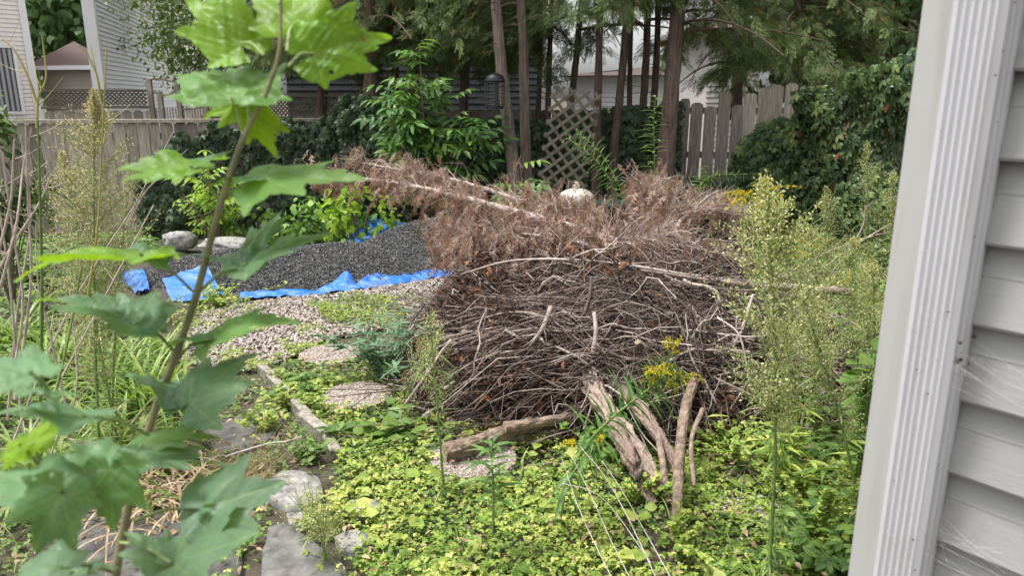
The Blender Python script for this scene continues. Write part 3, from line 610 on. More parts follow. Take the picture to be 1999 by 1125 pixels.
def lattice(mb, x0, x1, z0, z1, step=.09, wd=.03, y=-.01, x45=1.):
    import math as _m
    H_ = z1 - z0
    for s in (1, -1):
        c = x0 - H_ * x45 if s > 0 else x0
        while c < x1 + (0 if s > 0 else H_ * x45):
            # clip line to box
            t0, t1 = 0., 1.; xa_, xb_ = c, c + s * H_ * x45
            lo, hi = sorted(((x0 - xa_) / (xb_ - xa_), (x1 - xa_) / (xb_ - xa_))); t0, t1 = max(0, lo), min(1, hi)
            if t1 - t0 > .03:
                a = A([xa_ + (xb_ - xa_) * t0, z0 + H_ * t0]); b = A([xa_ + (xb_ - xa_) * t1, z0 + H_ * t1]); d = (b - a) / np.linalg.norm(b - a); n_ = A([-d[1], d[0]]) * wd / 2
                yy = y + (0 if s > 0 else .0075)
                V = [[*(a + n_), 0], [*(b + n_), 0], [*(b - n_), 0], [*(a - n_), 0]]; V = [[v_[0], yy - .007, v_[1]] for v_ in V] + [[v_[0], yy, v_[1]] for v_ in V]
                mb.add(V, [[[0, 1, 2, 3], [7, 6, 5, 4], [0, 4, 5, 1], [1, 5, 6, 2], [2, 6, 7, 3], [3, 7, 4, 0]]], U(.2, .9), 0, False)
            c += step
p, q = W(-120, 200, 9.6), W(700, 200, 10.6)
fl, LL = fence('weathered grey board fence along the left back, draped in creeper', p, q, 1.47, tl=(.1, .7), gapr=.03)
part('cap_rail', MB().box((0, -.05, 1.475), (LL, .11, 1.515), .6), M_FENCE, fl)
p, q = W(84, 200, 11.2), W(290, 200, 11.8); fb, Lb = fence('neighbour\'s lattice-topped fence standing behind the left fence', p, q, 1.60, tl=(.3, .9))
mb = MB(); lattice(mb, .02, Lb - .02, 1.68, 1.87, .06, .02); part('lattice_top', mb, M_LATT, fb); part('top_rail', MB().box((-.03, -.04, 1.875), (Lb, .05, 1.91), .8), M_LATT, fb); part('middle_rail', MB().box((-.03, -.04, 1.63), (Lb, .05, 1.67), .8), M_LATT, fb)
p, q = W(395, 200, 12.2), W(715, 200, 11.4); fb, Lb = fence('neighbour\'s lattice-topped fence behind the maple stem', p, q, 1.45, tl=(.3, .9))
mb = MB(); lattice(mb, .02, Lb - .02, 1.52, 1.80, .065, .02); part('lattice_top', mb, M_LATT, fb); part('top_rail', MB().box((-.03, -.04, 1.805), (Lb, .05, 1.85), .8), M_LATT, fb); part('middle_rail', MB().box((-.03, -.04, 1.47), (Lb, .05, 1.51), .8), M_LATT, fb)
# gate with scooped picket panels
gt = thing('garden_gate', 'leaning wooden gate with scooped picket panels between posts', 'gate', tuple(W(292, 200, 11.9) * A([1, 1, 0])), .08)
sx = 11.9 / F
for xx, zt in ((0, 2.12), (.05, 1.9), (.13, 1.88), (.42, 2.02), (.44, 2.02)): pass
for xx, zt in ((-.02, 2.07), (.12, 1.88), (.40, 2.0), (.80, 1.9)): part('post', MB().box((xx, 0, 0), (xx + .07, .07, zt), .6), M_FENCE, gt)
part('top_bar', MB().tubes([curve([[0, .03, 2.07], [.2, .03, 2.08], [.43, .03, 2.02]], 8)], .022, 6, .6), M_FENCE, gt)
mb = MB(); mb.tubes([curve([[.05, .03, 1.9], [.2, .03, 1.83], [.32, .03, 1.85], [.42, .03, 1.92]], 10)], .022, 6, .6); mb.tubes([curve([[.43, .03, 1.6], [.6, .03, 1.63], [.82, .03, 1.66]], 6)], .02, 6, .6)
part('curved_rail', mb, M_FENCE, gt)
mb = MB()
for k in range(20):
    xx = .06 + k * .042; zt = 1.64 + (.0 if k < 9 else .03); mb.box((xx, .035, .1), (xx + .02, .05, zt), U(.4, 1))
part('pickets', mb, M_FENCE, gt)
# right fence
def rtop(t, k):
    px_ = 1325 + t * (1592 - 1325)
    y_ = np.interp(px_, [1325, 1345, 1352, 1378, 1382, 1402, 1410, 1430, 1450, 1475, 1500, 1530, 1560, 1592], [192, 194, 200, 205, 168, 168, 205, 200, 182, 172, 166, 164, 168, 175])
    return H + (187 - y_) / F * 10.2 * 1.03 + rng.uniform(-.01, .01)
p, q = W(1325, 200, 10.3), W(1595, 200, 10.0)
fence('bare grey board fence with uneven scalloped tops right of the thick cedar', p, q, 1.8, .16, .01, rtop, tl=(.45, 1.), gapr=.02)
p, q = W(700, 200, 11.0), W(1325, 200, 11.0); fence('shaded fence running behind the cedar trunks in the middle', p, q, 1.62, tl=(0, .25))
fr_a, fr_b = W(1590, 200, 9.9)[:2], A([4.35, 5.6]); fence('side fence buried under thick creeper on the right', fr_a, fr_b, 1.8, tl=(0, .4))
# leaning lattice panel
lp = thing('lattice_panel', 'loose diamond lattice panel leaning between the cedars', 'lattice panel', tuple(W(1105, 360, 8.6)))
mb = MB(); lattice(mb, 0, .58, 0, 1.15, .15, .036); 
fm = part('slats', mb, M_LATT, lp); lp.rotation_euler = (math.radians(-10), math.radians(9), 0); lp.location = tuple(W(1048, 350, 8.7) - A([0, 0, 0.05]))

# ------------------------------------------------------------------ trees
crowns = []
def crown_mesh(seed, nb=36, z0=2.15, z1=5.6, rl=1.8, per=58, low=1.0):
    global rng; old = rng; rng = np.random.default_rng(seed); mb = MB(); st = MB()
    zb = rng.uniform(z0, z1, nb); an = rng.uniform(0, 6.283, nb); L = rl * (1 - .55 * (zb - z0) / (z1 - z0)) * rng.uniform(.55, 1.1, nb)
    a = np.stack([0 * zb, 0 * zb, zb], -1); d = np.stack([np.cos(an), np.sin(an), 0 * an], -1)
    b = a + d * (L * .5)[:, None] + A([0, 0, .12]); c = a + d * L[:, None] + np.stack([0 * zb, 0 * zb, -rng.uniform(.1, .55, nb) * low], -1)
    P = bez(a, b, c, 8); st.tubes(P, np.linspace(.022, .005, 8)[None] * np.ones((nb, 1)), 5, .3)
    for k in range(nb):
        n = int(per * (.5 + L[k] / rl)); t = rng.uniform(.25, 1, n) ** .8; idx = t * 7; i0 = np.minimum(idx.astype(int), 6); u = (idx - i0)[:, None]
        base = P[k, i0] * (1 - u) + P[k, i0 + 1] * u
        sd = np.stack([-d[k, 1] + 0 * t, d[k, 0] + 0 * t, 0 * t], -1) * rng.choice([-1, 1], n)[:, None] * rng.uniform(.3, 1, n)[:, None] + d[k] * rng.uniform(.2, .9, n)[:, None]
        base = base + sd * rng.uniform(0, .28, n)[:, None] + A([0, 0, -1.]) * rng.uniform(0, .22, n)[:, None]
        al = nrm(sd + np.stack([0 * t, 0 * t, -rng.uniform(.3, 1.5, n)], -1)); nn = nrm(rdir(n) + A([0, 0, .4]))
        br = rng.uniform(0, 1, n) < .10
        tn = np.clip(rng.normal(.45, .22, n), 0, 1)
        mb.inst(SPRAY, base[~br], al[~br], nn[~br], rng.uniform(.14, .30, (~br).sum()), tn[~br]); mb.inst(SPRAY, base[br], al[br], nn[br], rng.uniform(.07, .13, br.sum()), tn[br], 1)
    rng = old
    return mb.mesh('crown', [M_CEDAR, M_CEDARB]), st.mesh('limbs', M_BARK)
CR = [crown_mesh(100 + k) for k in range(4)]
def trunk_mesh(px_pts, d, w0, w1, seed, top=5.6, base=None):
    pts = [W(x, y, d) for x, y in px_pts]; b0 = pts[0]; pts = [p - b0 for p in pts]
    up = nrm(pts[-1] - pts[-2]); last = pts[-1]; zt = top - b0[2]; pts.append(last + up / max(.3, up[2]) * (zt - last[2]))
    mb = MB(); log_tube(mb, pts, w0 / 2, w1 / 2, 16, 60, .10, 0, seed, tint=.5); return mb, b0
def cedar(label, x_bot, x_top, d, wpx, seed, crown=True, tint=.5, low=True, zo=.42, group='cedars in a row along the back fence'):
    b = W(x_bot, 350, d); t = W(x_top, 20, d); z0 = 0; 
    sl = (t - b) / (t[2] - b[2]); base = b - sl * b[2]; base[2] = 0
    r = thing('cedar_tree', label, 'tree', (base[0], base[1], 0), 0, group)
    w0 = wpx / F * d; ztop = 5.9
    pts = [A([0, 0, -.05]), sl * 1.2 + A([U(-.02, .02), 0, 0]), sl * 2.4 + A([U(-.03, .03), 0, 0]), sl * 4., sl * ztop]
    mb = MB(); log_tube(mb, pts, w0 / 2 * 1.12, w0 / 2 * .45, 16, 70, .10, 0, seed, tint=tint, flare=w0 * .3); part('trunk', mb, M_BARK, r)
    k = random.randrange(4)
    if crown:
        c = part('crown', CR[k][0], None, r); l = part('limbs', CR[k][1], None, r)
        for o in (c, l): o.location = (sl[0] * 3, sl[1] * 3, zo + U(-.05, .05)); o.rotation_euler = (0, 0, U(0, 6.28))
    else:                                  # dead stubs on the bare stems
        st = MB(); n = 14; zz = U(1.2, 4., n); a = np.stack([sl[0] * zz, sl[1] * zz, zz], -1); dd = rdir(n, -.1, .4); Lr = U(.1, .45, n)[:, None]
        st.tubes(bez(a, a + dd * Lr * .5, a + dd * Lr + A([0, 0, -.04]), 4), np.linspace(.007, .002, 4)[None] * np.ones((n, 1)), 4, .3); part('dead_twigs', st, M_BARK, r)
    return r
cedar('reddish cedar trunk left of the leafy elder shrub', 728, 722, 10.2, 30, 1, zo=.1)
cedar('slim dark cedar trunk between elder shrub and feeder', 895, 915, 10.8, 20, 2, tint=.2)
cedar('pale scarred cedar trunk that carries the bird feeder', 1003, 972, 9.0, 26, 3, crown=False, tint=.85)
cedar('forked cedar stem just right of the bird feeder', 1030, 1015, 9.2, 22, 4, tint=.7)
cedar('thin cedar stem behind the left side of the lattice panel', 1068, 1078, 10.6, 13, 5, crown=False, tint=.4)
cedar('leaning thin cedar stem behind the lattice panel centre', 1102, 1132, 10.4, 15, 6, tint=.4)
cedar('dark cedar trunk at the right side of the lattice panel', 1163, 1172, 9.6, 17, 7, tint=.3)
cedar('cedar stem between lattice panel and tall goldenrod', 1196, 1222, 9.8, 18, 8, crown=False, tint=.4)
cedar('twin-stemmed cedar behind the tall goldenrod', 1250, 1262, 10.3, 17, 9, tint=.35)
cedar('thickest cedar trunk beside the bare board fence', 1296, 1326, 9.4, 36, 10, tint=.6, zo=.3)
cedar('cedar behind the bare board fence, mostly hanging foliage', 1430, 1450, 11.4, 20, 11, tint=.3, zo=-.05)
cedar('cedar whose drooping foliage hangs over the scalloped fence', 1560, 1560, 11.2, 22, 12, tint=.3, zo=-.1)
cedar('cedar behind the grey house corner, left of the feeder', 815, 800, 12.0, 24, 13, tint=.2)
cedar('cedar at the left end of the row, foliage over the lattice fence', 620, 640, 11.6, 24, 14, tint=.3)
for lb, xb, xt, d_, wp, sd in [('thin cedar stem left of the twin-stemmed cedar', 1228, 1236, 10.8, 12, 51), ('thin dark stem close to the left edge of the lattice panel', 1050, 1052, 10.9, 11, 52), ('slender crooked stem behind the elder shrub top', 868, 860, 11.3, 13, 53), ('slim stem just left of the thickest cedar', 1268, 1282, 10.6, 15, 54), ('shadowed stem between reddish cedar and elder shrub', 775, 765, 11.2, 17, 55)]:
    cedar(lb, xb, xt, d_, wp, sd, crown=sd in (53, 55), tint=.25)
# big tree at right
bt = thing('maple_tree', 'massive dark tree trunk behind the creeper fence at right', 'tree', (W(1700, 300, 12)[0], 12, 0)); mb = MB()
b0 = A([W(1700, 300, 12)[0], 12, 0]); sx = 12 / F
log_tube(mb, [A([0, 0, -.1]), A([.02, 0, 1.5]), A([-.04, 0, 2.4]), A([-.12, 0, 3.6]), A([-.1, 0, 6.5])], .42, .22, 22, 60, .10, 0, 31, .1)
log_tube(mb, [A([.1, -.05, 1.9]), A([.32, -.1, 2.5]), A([.42, -.1, 3.4]), A([.8, 0, 5.5])], .2, .12, 14, 40, .1, 0, 32, .5)
part('trunk', mb, M_BARK, bt)
mb = MB(); q = [W(1695, 135, 11.8) - b0, W(1650, 133, 11.5) - b0, W(1610, 108, 11.2) - b0, W(1590, 95, 10.9) - b0, W(1560, 85, 10.7) - b0]; log_tube(mb, q, .075, .03, 10, 24, .1, 0, 33, .3)
q = [W(1700, 60, 11.8) - b0, W(1730, 40, 11.4) - b0, W(1780, 60, 11.) - b0, W(1810, 58, 10.8) - b0]; log_tube(mb, q, .04, .015, 8, 20, .1, 0, 34, .3); part('branch', mb, M_BARK, bt)
def leaf_cloud(n, c, r, tm, s0, s1, mat, name, parent, clump=40, seed=0, nz=.6, o=None):
    cc = rdir(clump) * (U(.3, 1, clump) ** .5)[:, None] * A(r) + A(c); k = rng.integers(0, clump, n)
    P = cc[k] + rng.normal(0, 1, (n, 3)) * A(r) * .17
    out = nrm((P - A(c)) / A(r)); al = nrm(out * .5 + rdir(n) * .7 + A([0, 0, -.4])); nn = nrm(rdir(n) * .8 + A([0, 0, nz]) + out * .5)
    tn = np.clip(rng.normal(.5, .22, n) + .15 * fbm(cc, 2, 2)[k], 0, 1)
    return part(name, MB().inst(tm, P, al, nn, U(s0, s1, n), tn), mat, parent)
leaf_cloud(9000, (.5, .3, 4.2), (2.4, 2.0, 2.3), BROAD, .09, .16, M_FAR, 'crown', bt, 70)
# deciduous tree at upper left, far tree, bush at left edge
def dtree(label, px, d, zc, r, n, mat, tm=BROAD, s=(.07, .13), name='tree', trunk=.12, clump=60):
    b0 = W(px, 200, d) * A([1, 1, 0]); t_ = thing(name, label, 'tree', tuple(b0)); mb = MB(); log_tube(mb, [A([0, 0, -.1]), A([.05, 0, zc * .5]), A([0, 0, zc + .4])], trunk, trunk * .5, 12, 30, .1, 0, 3, .4); 
    n_ = 16; a = np.stack([np.zeros(n_), np.zeros(n_), U(zc - r[2] * .8, zc, n_)], -1); e = rdir(n_, -.1, .8) * A(r) * .85 + A([0, 0, zc]); mb.tubes(bez(a, (a + e) / 2 + A([0, 0, .1]), e, 6), np.linspace(.04, .01, 6)[None] * np.ones((n_, 1)), 5, .4)
    part('trunk', mb, M_BARK, t_); leaf_cloud(n, (0, 0, zc), r, tm, s[0], s[1], mat, 'crown', t_, clump); return t_
dtree('dark small-leaved tree hanging over the white house wall', 470, 11.8, 2.95, (1.55, 1.2, .95), 9000, M_CEDAR, LEAF, (.05, .10), 'plum_tree', .09, 75)
dtree('distant pale green tree rising between the two left houses', 150, 38, 7.5, (5, 4, 5.5), 8000, M_FAR, BROAD, (.3, .6), 'distant_tree', .3, 90)
dtree('big leafy tree beyond the fence at upper right', 1690, 19, 5.0, (3.4, 3, 3.4), 8000, M_FAR, BROAD, (.16, .3), 'background_tree', .25, 90)
dtree('shadowy leafy tree behind the grey house', 690, 24, 8.0, (6.5, 3, 4), 8000, M_FAR, BROAD, (.25, .45), 'background_tree', .25, 90)

# ------------------------------------------------------------------ vines
def vine(label, p, q, h0, h1, n, thick, seed, mat=M_CREEP, tm=CREEP, s=(.10, .19), topf=None, red=.006, name='creeper_vine', bot=0.):
    p, q = A([*p[:2]]), A([*q[:2]]); L = np.linalg.norm(q - p); u = (q - p) / L; nv = A([u[1], -u[0]]);
    if nv @ (A([0, 0]) - p) < 0: nv = -nv
    r = thing(name, label, 'climbing plant', (p[0], p[1], 0))
    t = U(0, 1, n); z = bot + U(0, 1, n) ** .9 * 1.0
    tops = h0 + (h1 - h0) * t if topf is None else topf(t)
    zz = bot + (tops - bot) * U(0, 1, n) ** .8
    bulge = (.5 + .5 * np.clip(fbm(np.stack([t * L, zz], -1), 2.2, 3, seed), -1, 1))
    off_ = thick * bulge * U(.3, 1, n) + .03
    P = np.stack([u[0] * t * L + nv[0] * off_, u[1] * t * L + nv[1] * off_, zz + .05 * bulge], -1)
    al = nrm(np.c_[nv * .35 + U(-.5, .5, n, 1) * u, -U(.3, 1.1, n)] + .25 * rdir(n)); nn = nrm(np.c_[np.tile(nv, (n, 1)), U(.1, 1.0, n)] + .35 * rdir(n))
    tn = np.clip(rng.normal(.40, .26, n) + .25 * (bulge - .5), 0, 1); isr = U(0, 1, n) < red
    mb = MB().inst(tm, P[~isr], al[~isr], nn[~isr], U(*s, (~isr).sum()), tn[~isr]); mb.inst(LEAF, P[isr], al[isr], nn[isr], U(.08, .13, isr.sum()), tn[isr], 1)
    part('foliage', mb, [mat, M_RED], r)
    m = int(L * 9); a = np.stack([u[0] * U(0, L, m), 0 * U(0, 1, m), np.zeros(m)], -1); ta = U(0, L, m); tb = np.clip(ta + U(-.7, .7, m), 0, L)
    a = np.c_[ta[:, None] * u + nv * .03, U(0, .3, m)]; b = np.c_[tb[:, None] * u + nv * .06, U(.6, 1., m) * h0]; mb = MB().tubes(bez(a, (a + b) / 2 + .15 * rdir(m), b, 10), .006, 4, .3); part('stems', mb, M_BARK, r)
    return r
vine('dark creeper sheet covering the right part of the left fence', W(250, 200, 9.6), W(715, 200, 10.2), 1.30, 1.48, 2600, .28, 1, M_IVY, red=.002, topf=lambda t: np.interp(t, [0, .12, .3, .5, .8, 1], [.75, 1.2, 1.42, 1.45, 1.5, 1.75]) + .06 * np.sin(t * 40))
vine('bushy dark creeper mound below the reddish cedar', W(665, 200, 9.8), W(800, 200, 9.9), 1.8, 1.75, 1300, .45, 2, M_IVY, red=0)
vine('deep shadowed creeper behind the feeder and lattice', W(780, 200, 9.9), W(1110, 200, 10.2), 1.5, 1.5, 2400, .30, 3, M_IVY, red=0)
vine('dark creeper between the lattice panel and thick cedar', W(1110, 200, 10.0), W(1325, 200, 10.0), 1.6, 1.7, 1900, .30, 4, M_IVY, red=.002)
vine('dark leafy growth along the foot of the bare board fence', W(1310, 200, 9.7), W(1470, 200, 9.5), .75, .8, 900, .4, 5, M_IVY, red=0)
vine('green creeper climbing over the scalloped boards', W(1435, 200, 9.6), W(1600, 200, 9.5), 1.2, 1.75, 1500, .35, 6, topf=lambda t: np.interp(t, [0, .3, .6, 1], [1.1, 1.45, 1.55, 1.8]))
vine('huge creeper bank swallowing the right side fence', W(1590, 200, 9.3), A([4.15, 5.3]), 1.85, 2.2, 5200, .5, 7, topf=lambda t: np.interp(t, [0, .25, .5, 1], [1.82, 2.0, 2.2, 2.3]) + .05 * np.sin(t * 30), red=.012)
# trailing groundcover behind the heap
def bushes(label, px, d, r, n, mat, tm, s, name='shrub', z=None, cl=18, cat='shrub'):
    b0 = W(px, 200, d) * A([1, 1, 0]); t_ = thing(name, label, cat, tuple(b0)); z = r[2] * .8 if z is None else z
    m = 14; e = rdir(m, .1, .9) * A(r) * .8 + A([0, 0, z * .6]); part('stems', MB().tubes(bez(np.zeros((m, 3)), e * A([.3, .3, .6]), e, 6), .006, 4, .5), M_TWIG, t_)
    leaf_cloud(n, (0, 0, z), r, tm, s[0], s[1], mat, 'foliage', t_, cl); return t_
bushes('dark leafy bush at the far left edge before the fence', -45, 6.0, (.3, .4, .62), 1300, M_CREEP, LEAF, (.06, .12), 'bush', 1.25)
bushes('green bushy seedlings behind the gravel heap', 620, 8.9, (.55, .35, .35), 500, M_ELDER, BROAD, (.07, .12), 'seedling_bush')
bushes('low yellow-green seedlings in front of the dark creeper', 690, 8.6, (.5, .3, .5), 420, M_LIME, BROAD, (.06, .11), 'seedling_bush')
bushes('leafy plants growing against the fence beside the pale rocks', 480, 9.0, (.7, .3, .25), 500, M_COVER2, BROAD, (.06, .1), 'seedling_bush')
# elder shrub
def elder(label, px, d, hgt, spread, n, mat, name, seed, s=(.3, .42), tm=PINN, up=.5, lo=.25):
    b0 = W(px, 200, d) * A([1, 1, 0]); r = thing(name, label, 'shrub', tuple(b0)); m = 14
    ang = U(0, 6.283, m); rad = spread * U(.1, 1, m); e = np.stack([rad * np.cos(ang), rad * np.sin(ang) * .6, hgt * (1 - .45 * (rad / spread) ** 1.3) * U(.75, 1, m)], -1)
    e[0] = [-.05, 0, hgt]; a = np.zeros((m, 3)); P = bez(a, e * A([.35, .35, .65]), e, 10); part('stems', MB().tubes(P, np.linspace(.014, .004, 10)[None] * np.ones((m, 1)), 6, .6), M_TWIG, r)
    k = rng.integers(0, m, n); t = U(lo, 1, n); ii = t * 9; i0 = np.minimum(ii.astype(int), 8); f_ = (ii - i0)[:, None]; B = P[k, i0] * (1 - f_) + P[k, i0 + 1] * f_
    al = nrm(rdir(n, -.3, .4) + A([0, -.25, up * .4])); nn = nrm(A([0, -.35, 1.]) + .3 * rdir(n)); part('foliage', MB().inst(tm, B, al, nn, U(*s, n), np.clip(rng.normal(.5, .2, n), 0, 1)), mat, r)
    return r
elder('tall elder shrub with layered compound leaves before the grey house', 830, 8.9, 2.35, 1.0, 300, M_ELDER, 'elder_shrub', 1, lo=.3)
elder('small elder shoot with compound leaves right of the feeder post', 1025, 8.0, 1.15, .35, 26, M_ELDER, 'elder_shoot', 2)
elder('yellow-green sapling with compound leaves against the left fence', 400, 8.8, 1.25, .55, 70, M_LIME, 'sapling', 3, (.2, .3))

# ------------------------------------------------------------------ bird feeder, post, tank, bin, hose
bfp = W(966, 207, 8.7); bf = thing('bird_feeder', 'black caged bird feeder with a domed lid on the cedar', 'bird feeder', tuple(bfp)); r0 = .11; hh = .28
a = np.arange(20) / 20 * 6.283
prof = [(.001, hh + .09), (.05, hh + .08), (.10, hh + .05), (.12, hh), (.118, hh - .012), (.001, hh - .013)]
V = np.concatenate([np.stack([r * np.cos(a), r * np.sin(a), np.full(20, z)], -1) for r, z in prof]); part('lid', MB().add(V, [[[k * 20 + j, k * 20 + (j + 1) % 20, k * 20 + 20 + (j + 1) % 20, k * 20 + 20 + j][::-1] for k in range(5) for j in range(20)]]), M_BLACK, bf)
mb = MB()
for k in range(16): mb.tubes([[[r0 * math.cos(k / 16 * 6.283), r0 * math.sin(k / 16 * 6.283), 0], [r0 * math.cos(k / 16 * 6.283), r0 * math.sin(k / 16 * 6.283), hh]]], .0042, 4)
for z in np.linspace(.02, hh - .02, 7): aa = np.linspace(0, 6.283, 24); mb.tubes(np.stack([r0 * np.cos(aa), r0 * np.sin(aa), 0 * aa + z], -1)[None], .0042, 4)
part('wire_cage', mb, M_METAL, bf); part('seed_tube', MB().tubes([[[0, 0, .0], [0, 0, hh - .01]]], .05, 16, cap=True), M_METAL, bf); part('base', MB().tubes([[[0, 0, -.03], [0, 0, 0]]], .10, 20, cap=True), M_BLACK, bf)
hk = W(992, 232, 8.8); h_ = MB().tubes([curve([[-.03, 0, -.1], [-.03, 0, .08], [0, 0, .13], [.04, 0, .1], [.045, 0, -.1]], 16)], .006, 6); h_.box((-.05, -.02, -.12), (.06, .02, -.1)); o = part('suet_hanger', h_, M_METAL); o.location = tuple(hk); tag(o, 'small metal suet hanger on the trunk under the bird feeder', 'feeder hanger')
pk = W(990, 275, 8.8); o = part('feeder_perch', MB().box((-.03, -.06, -.006), (.11, .02, .006)).box((-.02, -.02, -.02), (.05, .01, -.0062)), M_METAL); o.location = tuple(pk); tag(o, 'small metal perch tray fixed low on the pale cedar', 'perch')
tk = thing('storage_tank', 'beige dome-topped tank poking up behind the brush pile', 'tank', tuple(W(1122, 520, 6.9) * A([1, 1, 0]))); sx = 6.9 / F
zt = W(1122, 376, 6.9)[2]; R = 36 * sx
def lathe(prof, n=32):
    a = np.arange(n) / n * 6.283; V = np.concatenate([np.stack([r * np.cos(a), r * np.sin(a), np.full(n, z)], -1) for r, z in prof])
    return V, [[[k * n + j, k * n + (j + 1) % n, k * n + n + (j + 1) % n, k * n + n + j] for k in range(len(prof) - 1) for j in range(n)]]
part('shell', MB().add(*lathe([(R, 0), (R, zt - .07), (R * .98, zt - .05), (R * .92, zt - .02), (R * .78, zt + .005), (R * .55, zt + .025), (R * .3, zt + .038), (.001, zt + .04)])), M_TANK, tk)
part('valve', MB().add(*lathe([(.035, zt + .03), (.035, zt + .075), (.02, zt + .08), (.02, zt + .1), (.001, zt + .101)], 16)), M_TANK, tk)
bn = thing('storage_bin', 'dark green plastic bin behind the right end of the brush', 'bin', tuple(W(1390, 500, 6.9) * A([1, 1, 0]))); zt = W(1390, 400, 6.9)[2]
part('bin_body', MB().box((-.34, -.25, 0), (.3, .3, zt - .1)), M_DKGREEN, bn); part('bin_rim', MB().box((-.37, -.28, zt - .098), (.33, .33, zt - .05)), M_DKGREEN, bn); part('bin_lid', MB().box((-.36, -.27, zt - .048), (.32, .32, zt)), M_DKGREEN, bn)
bn2 = thing('plastic_tub', 'dark green low tub left of the bin, hidden by dead cedar', 'tub', tuple(W(1230, 500, 7.0) * A([1, 1, 0]))); zt2 = W(1230, 398, 7.0)[2]; part('tub_body', MB().box((-.3, -.2, 0), (.35, .3, zt2 - .06)), M_DKGREEN, bn2); part('tub_rim', MB().box((-.33, -.23, zt2 - .058), (.38, .33, zt2)), M_DKGREEN, bn2)
hs_ = thing('hose_coil', 'coiled black hose hanging on the left fence', 'hose', tuple(W(100, 440, 9.0))); mb = MB()
for k in range(4):
    aa = np.linspace(0, 6.283, 40); R_ = .36 + .018 * k; mb.tubes(np.stack([R_ * np.cos(aa) + .01 * k, .03 * k + .02 * np.sin(aa * 2), R_ * np.sin(aa) + .06], -1)[None], .013, 8)
part('loops', mb, M_BLACK, hs_)
q = [gp(-20, 535, .03), gp(30, 536, .05), gp(60, 533, .06), gp(75, 525, .02)]; o = part('black_pipe', MB().tubes([curve(q, 20)], .022, 8), M_BLACK); tag(o, 'short black pipe lying in the weeds at far left', 'pipe')

# ------------------------------------------------------------------ brush pile
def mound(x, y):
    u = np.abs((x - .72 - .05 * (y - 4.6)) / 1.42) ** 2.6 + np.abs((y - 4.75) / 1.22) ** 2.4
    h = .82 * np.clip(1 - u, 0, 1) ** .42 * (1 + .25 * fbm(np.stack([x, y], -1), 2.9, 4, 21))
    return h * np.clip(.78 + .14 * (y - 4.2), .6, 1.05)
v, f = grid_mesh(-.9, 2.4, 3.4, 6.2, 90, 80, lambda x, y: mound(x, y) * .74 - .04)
core = MB().add(v, f, .0)  # darkest tint: near-black mound painted in as the shade between twigs
def sink(P, e):                      # lower a whole stick until its middle rests in the mound, ends stay free
    K = P.shape[1]; h = mound(P[:, K // 4:-K // 4 or None, 0], P[:, K // 4:-K // 4 or None, 1]); over = (P[:, K // 4:-K // 4 or None, 2] - h).max(1) - e
    P[:, :, 2] -= np.maximum(over, 0)[:, None]; 
    h = mound(P[..., 0], P[..., 1]); ex = np.maximum(P[..., 2] - h - .10, 0); P[..., 2] -= ex * .75; P[..., 2] = np.maximum(P[..., 2], .012); return P
pile = MB()
def strands(n, a, c, bow, K, r0, r1, tint, jit=.05, e=None, fork=0):
    P = bez(a, (a + c) / 2 + bow, c, K); w_ = np.cumsum(np.cumsum(rng.normal(0, jit / K, (n, K, 3)), 1), 1) * .5 + np.cumsum(rng.normal(0, jit / K ** .5 * .35, (n, K, 3)), 1); P = P + w_ - w_[:, :1]
    P = sink(P, U(-.06, .05, n) if e is None else e); rr_ = U(r0, r1, n); pile.tubes(P, np.linspace(1, .35, K)[None] * rr_[:, None], 4, tint)
    if fork:
        m = n * fork; k = rng.integers(0, n, m); j = rng.integers(K // 3, K - 1, m); b = P[k, j]; ax = nrm(P[k, j + 1] - b); dd = nrm(ax + rdir(m) * .7); LL = U(.06, .32, m)[:, None]
        Q = bez(b, b + dd * LL * .5 + rdir(m) * LL * .12, b + dd * LL + rdir(m) * LL * .15, 6); Q[..., 2] = np.maximum(Q[..., 2], .01); pile.tubes(Q, np.linspace(.5, .2, 6)[None] * rr_[k][:, None], 3, np.asarray(tint)[k])
    return P
def ptint(n, lo=0., g=2.2): return np.clip(lo + (1 - lo) * U(0, 1, n) ** g, 0, 1)
# fine tangle through the whole pile, coloured darker to paint shade into the gaps
n = 8000; x = U(-.8, 2.2, n); y = U(3.4, 5.9, n); h = mound(x, y); k = h > .05; x, y, h = x[k], y[k], h[k]; n = len(x); z = h * (1 - U(0, 1, n) ** 2 * .5) + U(-.02, .04, n)
ang = rng.normal(0, 1.0, n); d = np.stack([np.cos(ang), np.sin(ang) * .8, rng.normal(0, .55, n)], -1); L = U(.08, .5, n)[:, None]
a = np.stack([x, y, z], -1) - d * L / 2; c = a + d * L
strands(n, a, c, rdir(n) * L * U(.05, .35, n)[:, None], 7, .0009, .0028, ptint(n, 0, 4.), .08, U(-.08, .06, n))
# long rods, butts to the right, laid at many slightly different angles
for _b in range(34):                    # bundles of nearly straight stems swept the same way
    n = int(U(8, 22)); a0 = A([U(.9, 2.1), U(3.8, 5.5), U(.15, .85)]); c0b = A([U(-.9, .3), a0[1] + rng.normal(0, .4), a0[2] + rng.normal(.02, .2)]); bw = rng.normal(0, .08, (1, 3)) + A([[0, 0, .05]])
    strands(n, a0 + rng.normal(0, 1, (n, 3)) * A([.25, .12, .05]), c0b + rng.normal(0, 1, (n, 3)) * A([.3, .18, .08]), bw + rng.normal(0, .03, (n, 3)), 14, .002, .0075, ptint(n, .1, 1.4), .10, None, 2)
n = 230; a = np.stack([U(.9, 2.0, n), U(3.75, 4.6, n), U(.35, .75, n)], -1); c = a + np.stack([-U(.5, 1.6, n), rng.normal(0, .2, n), rng.normal(.02, .16, n)], -1)
strands(n, a, c, rng.normal(0, .07, (n, 3)), 12, .003, .008, ptint(n, .3, 1.), .14, U(-.02, .07, n), 3)
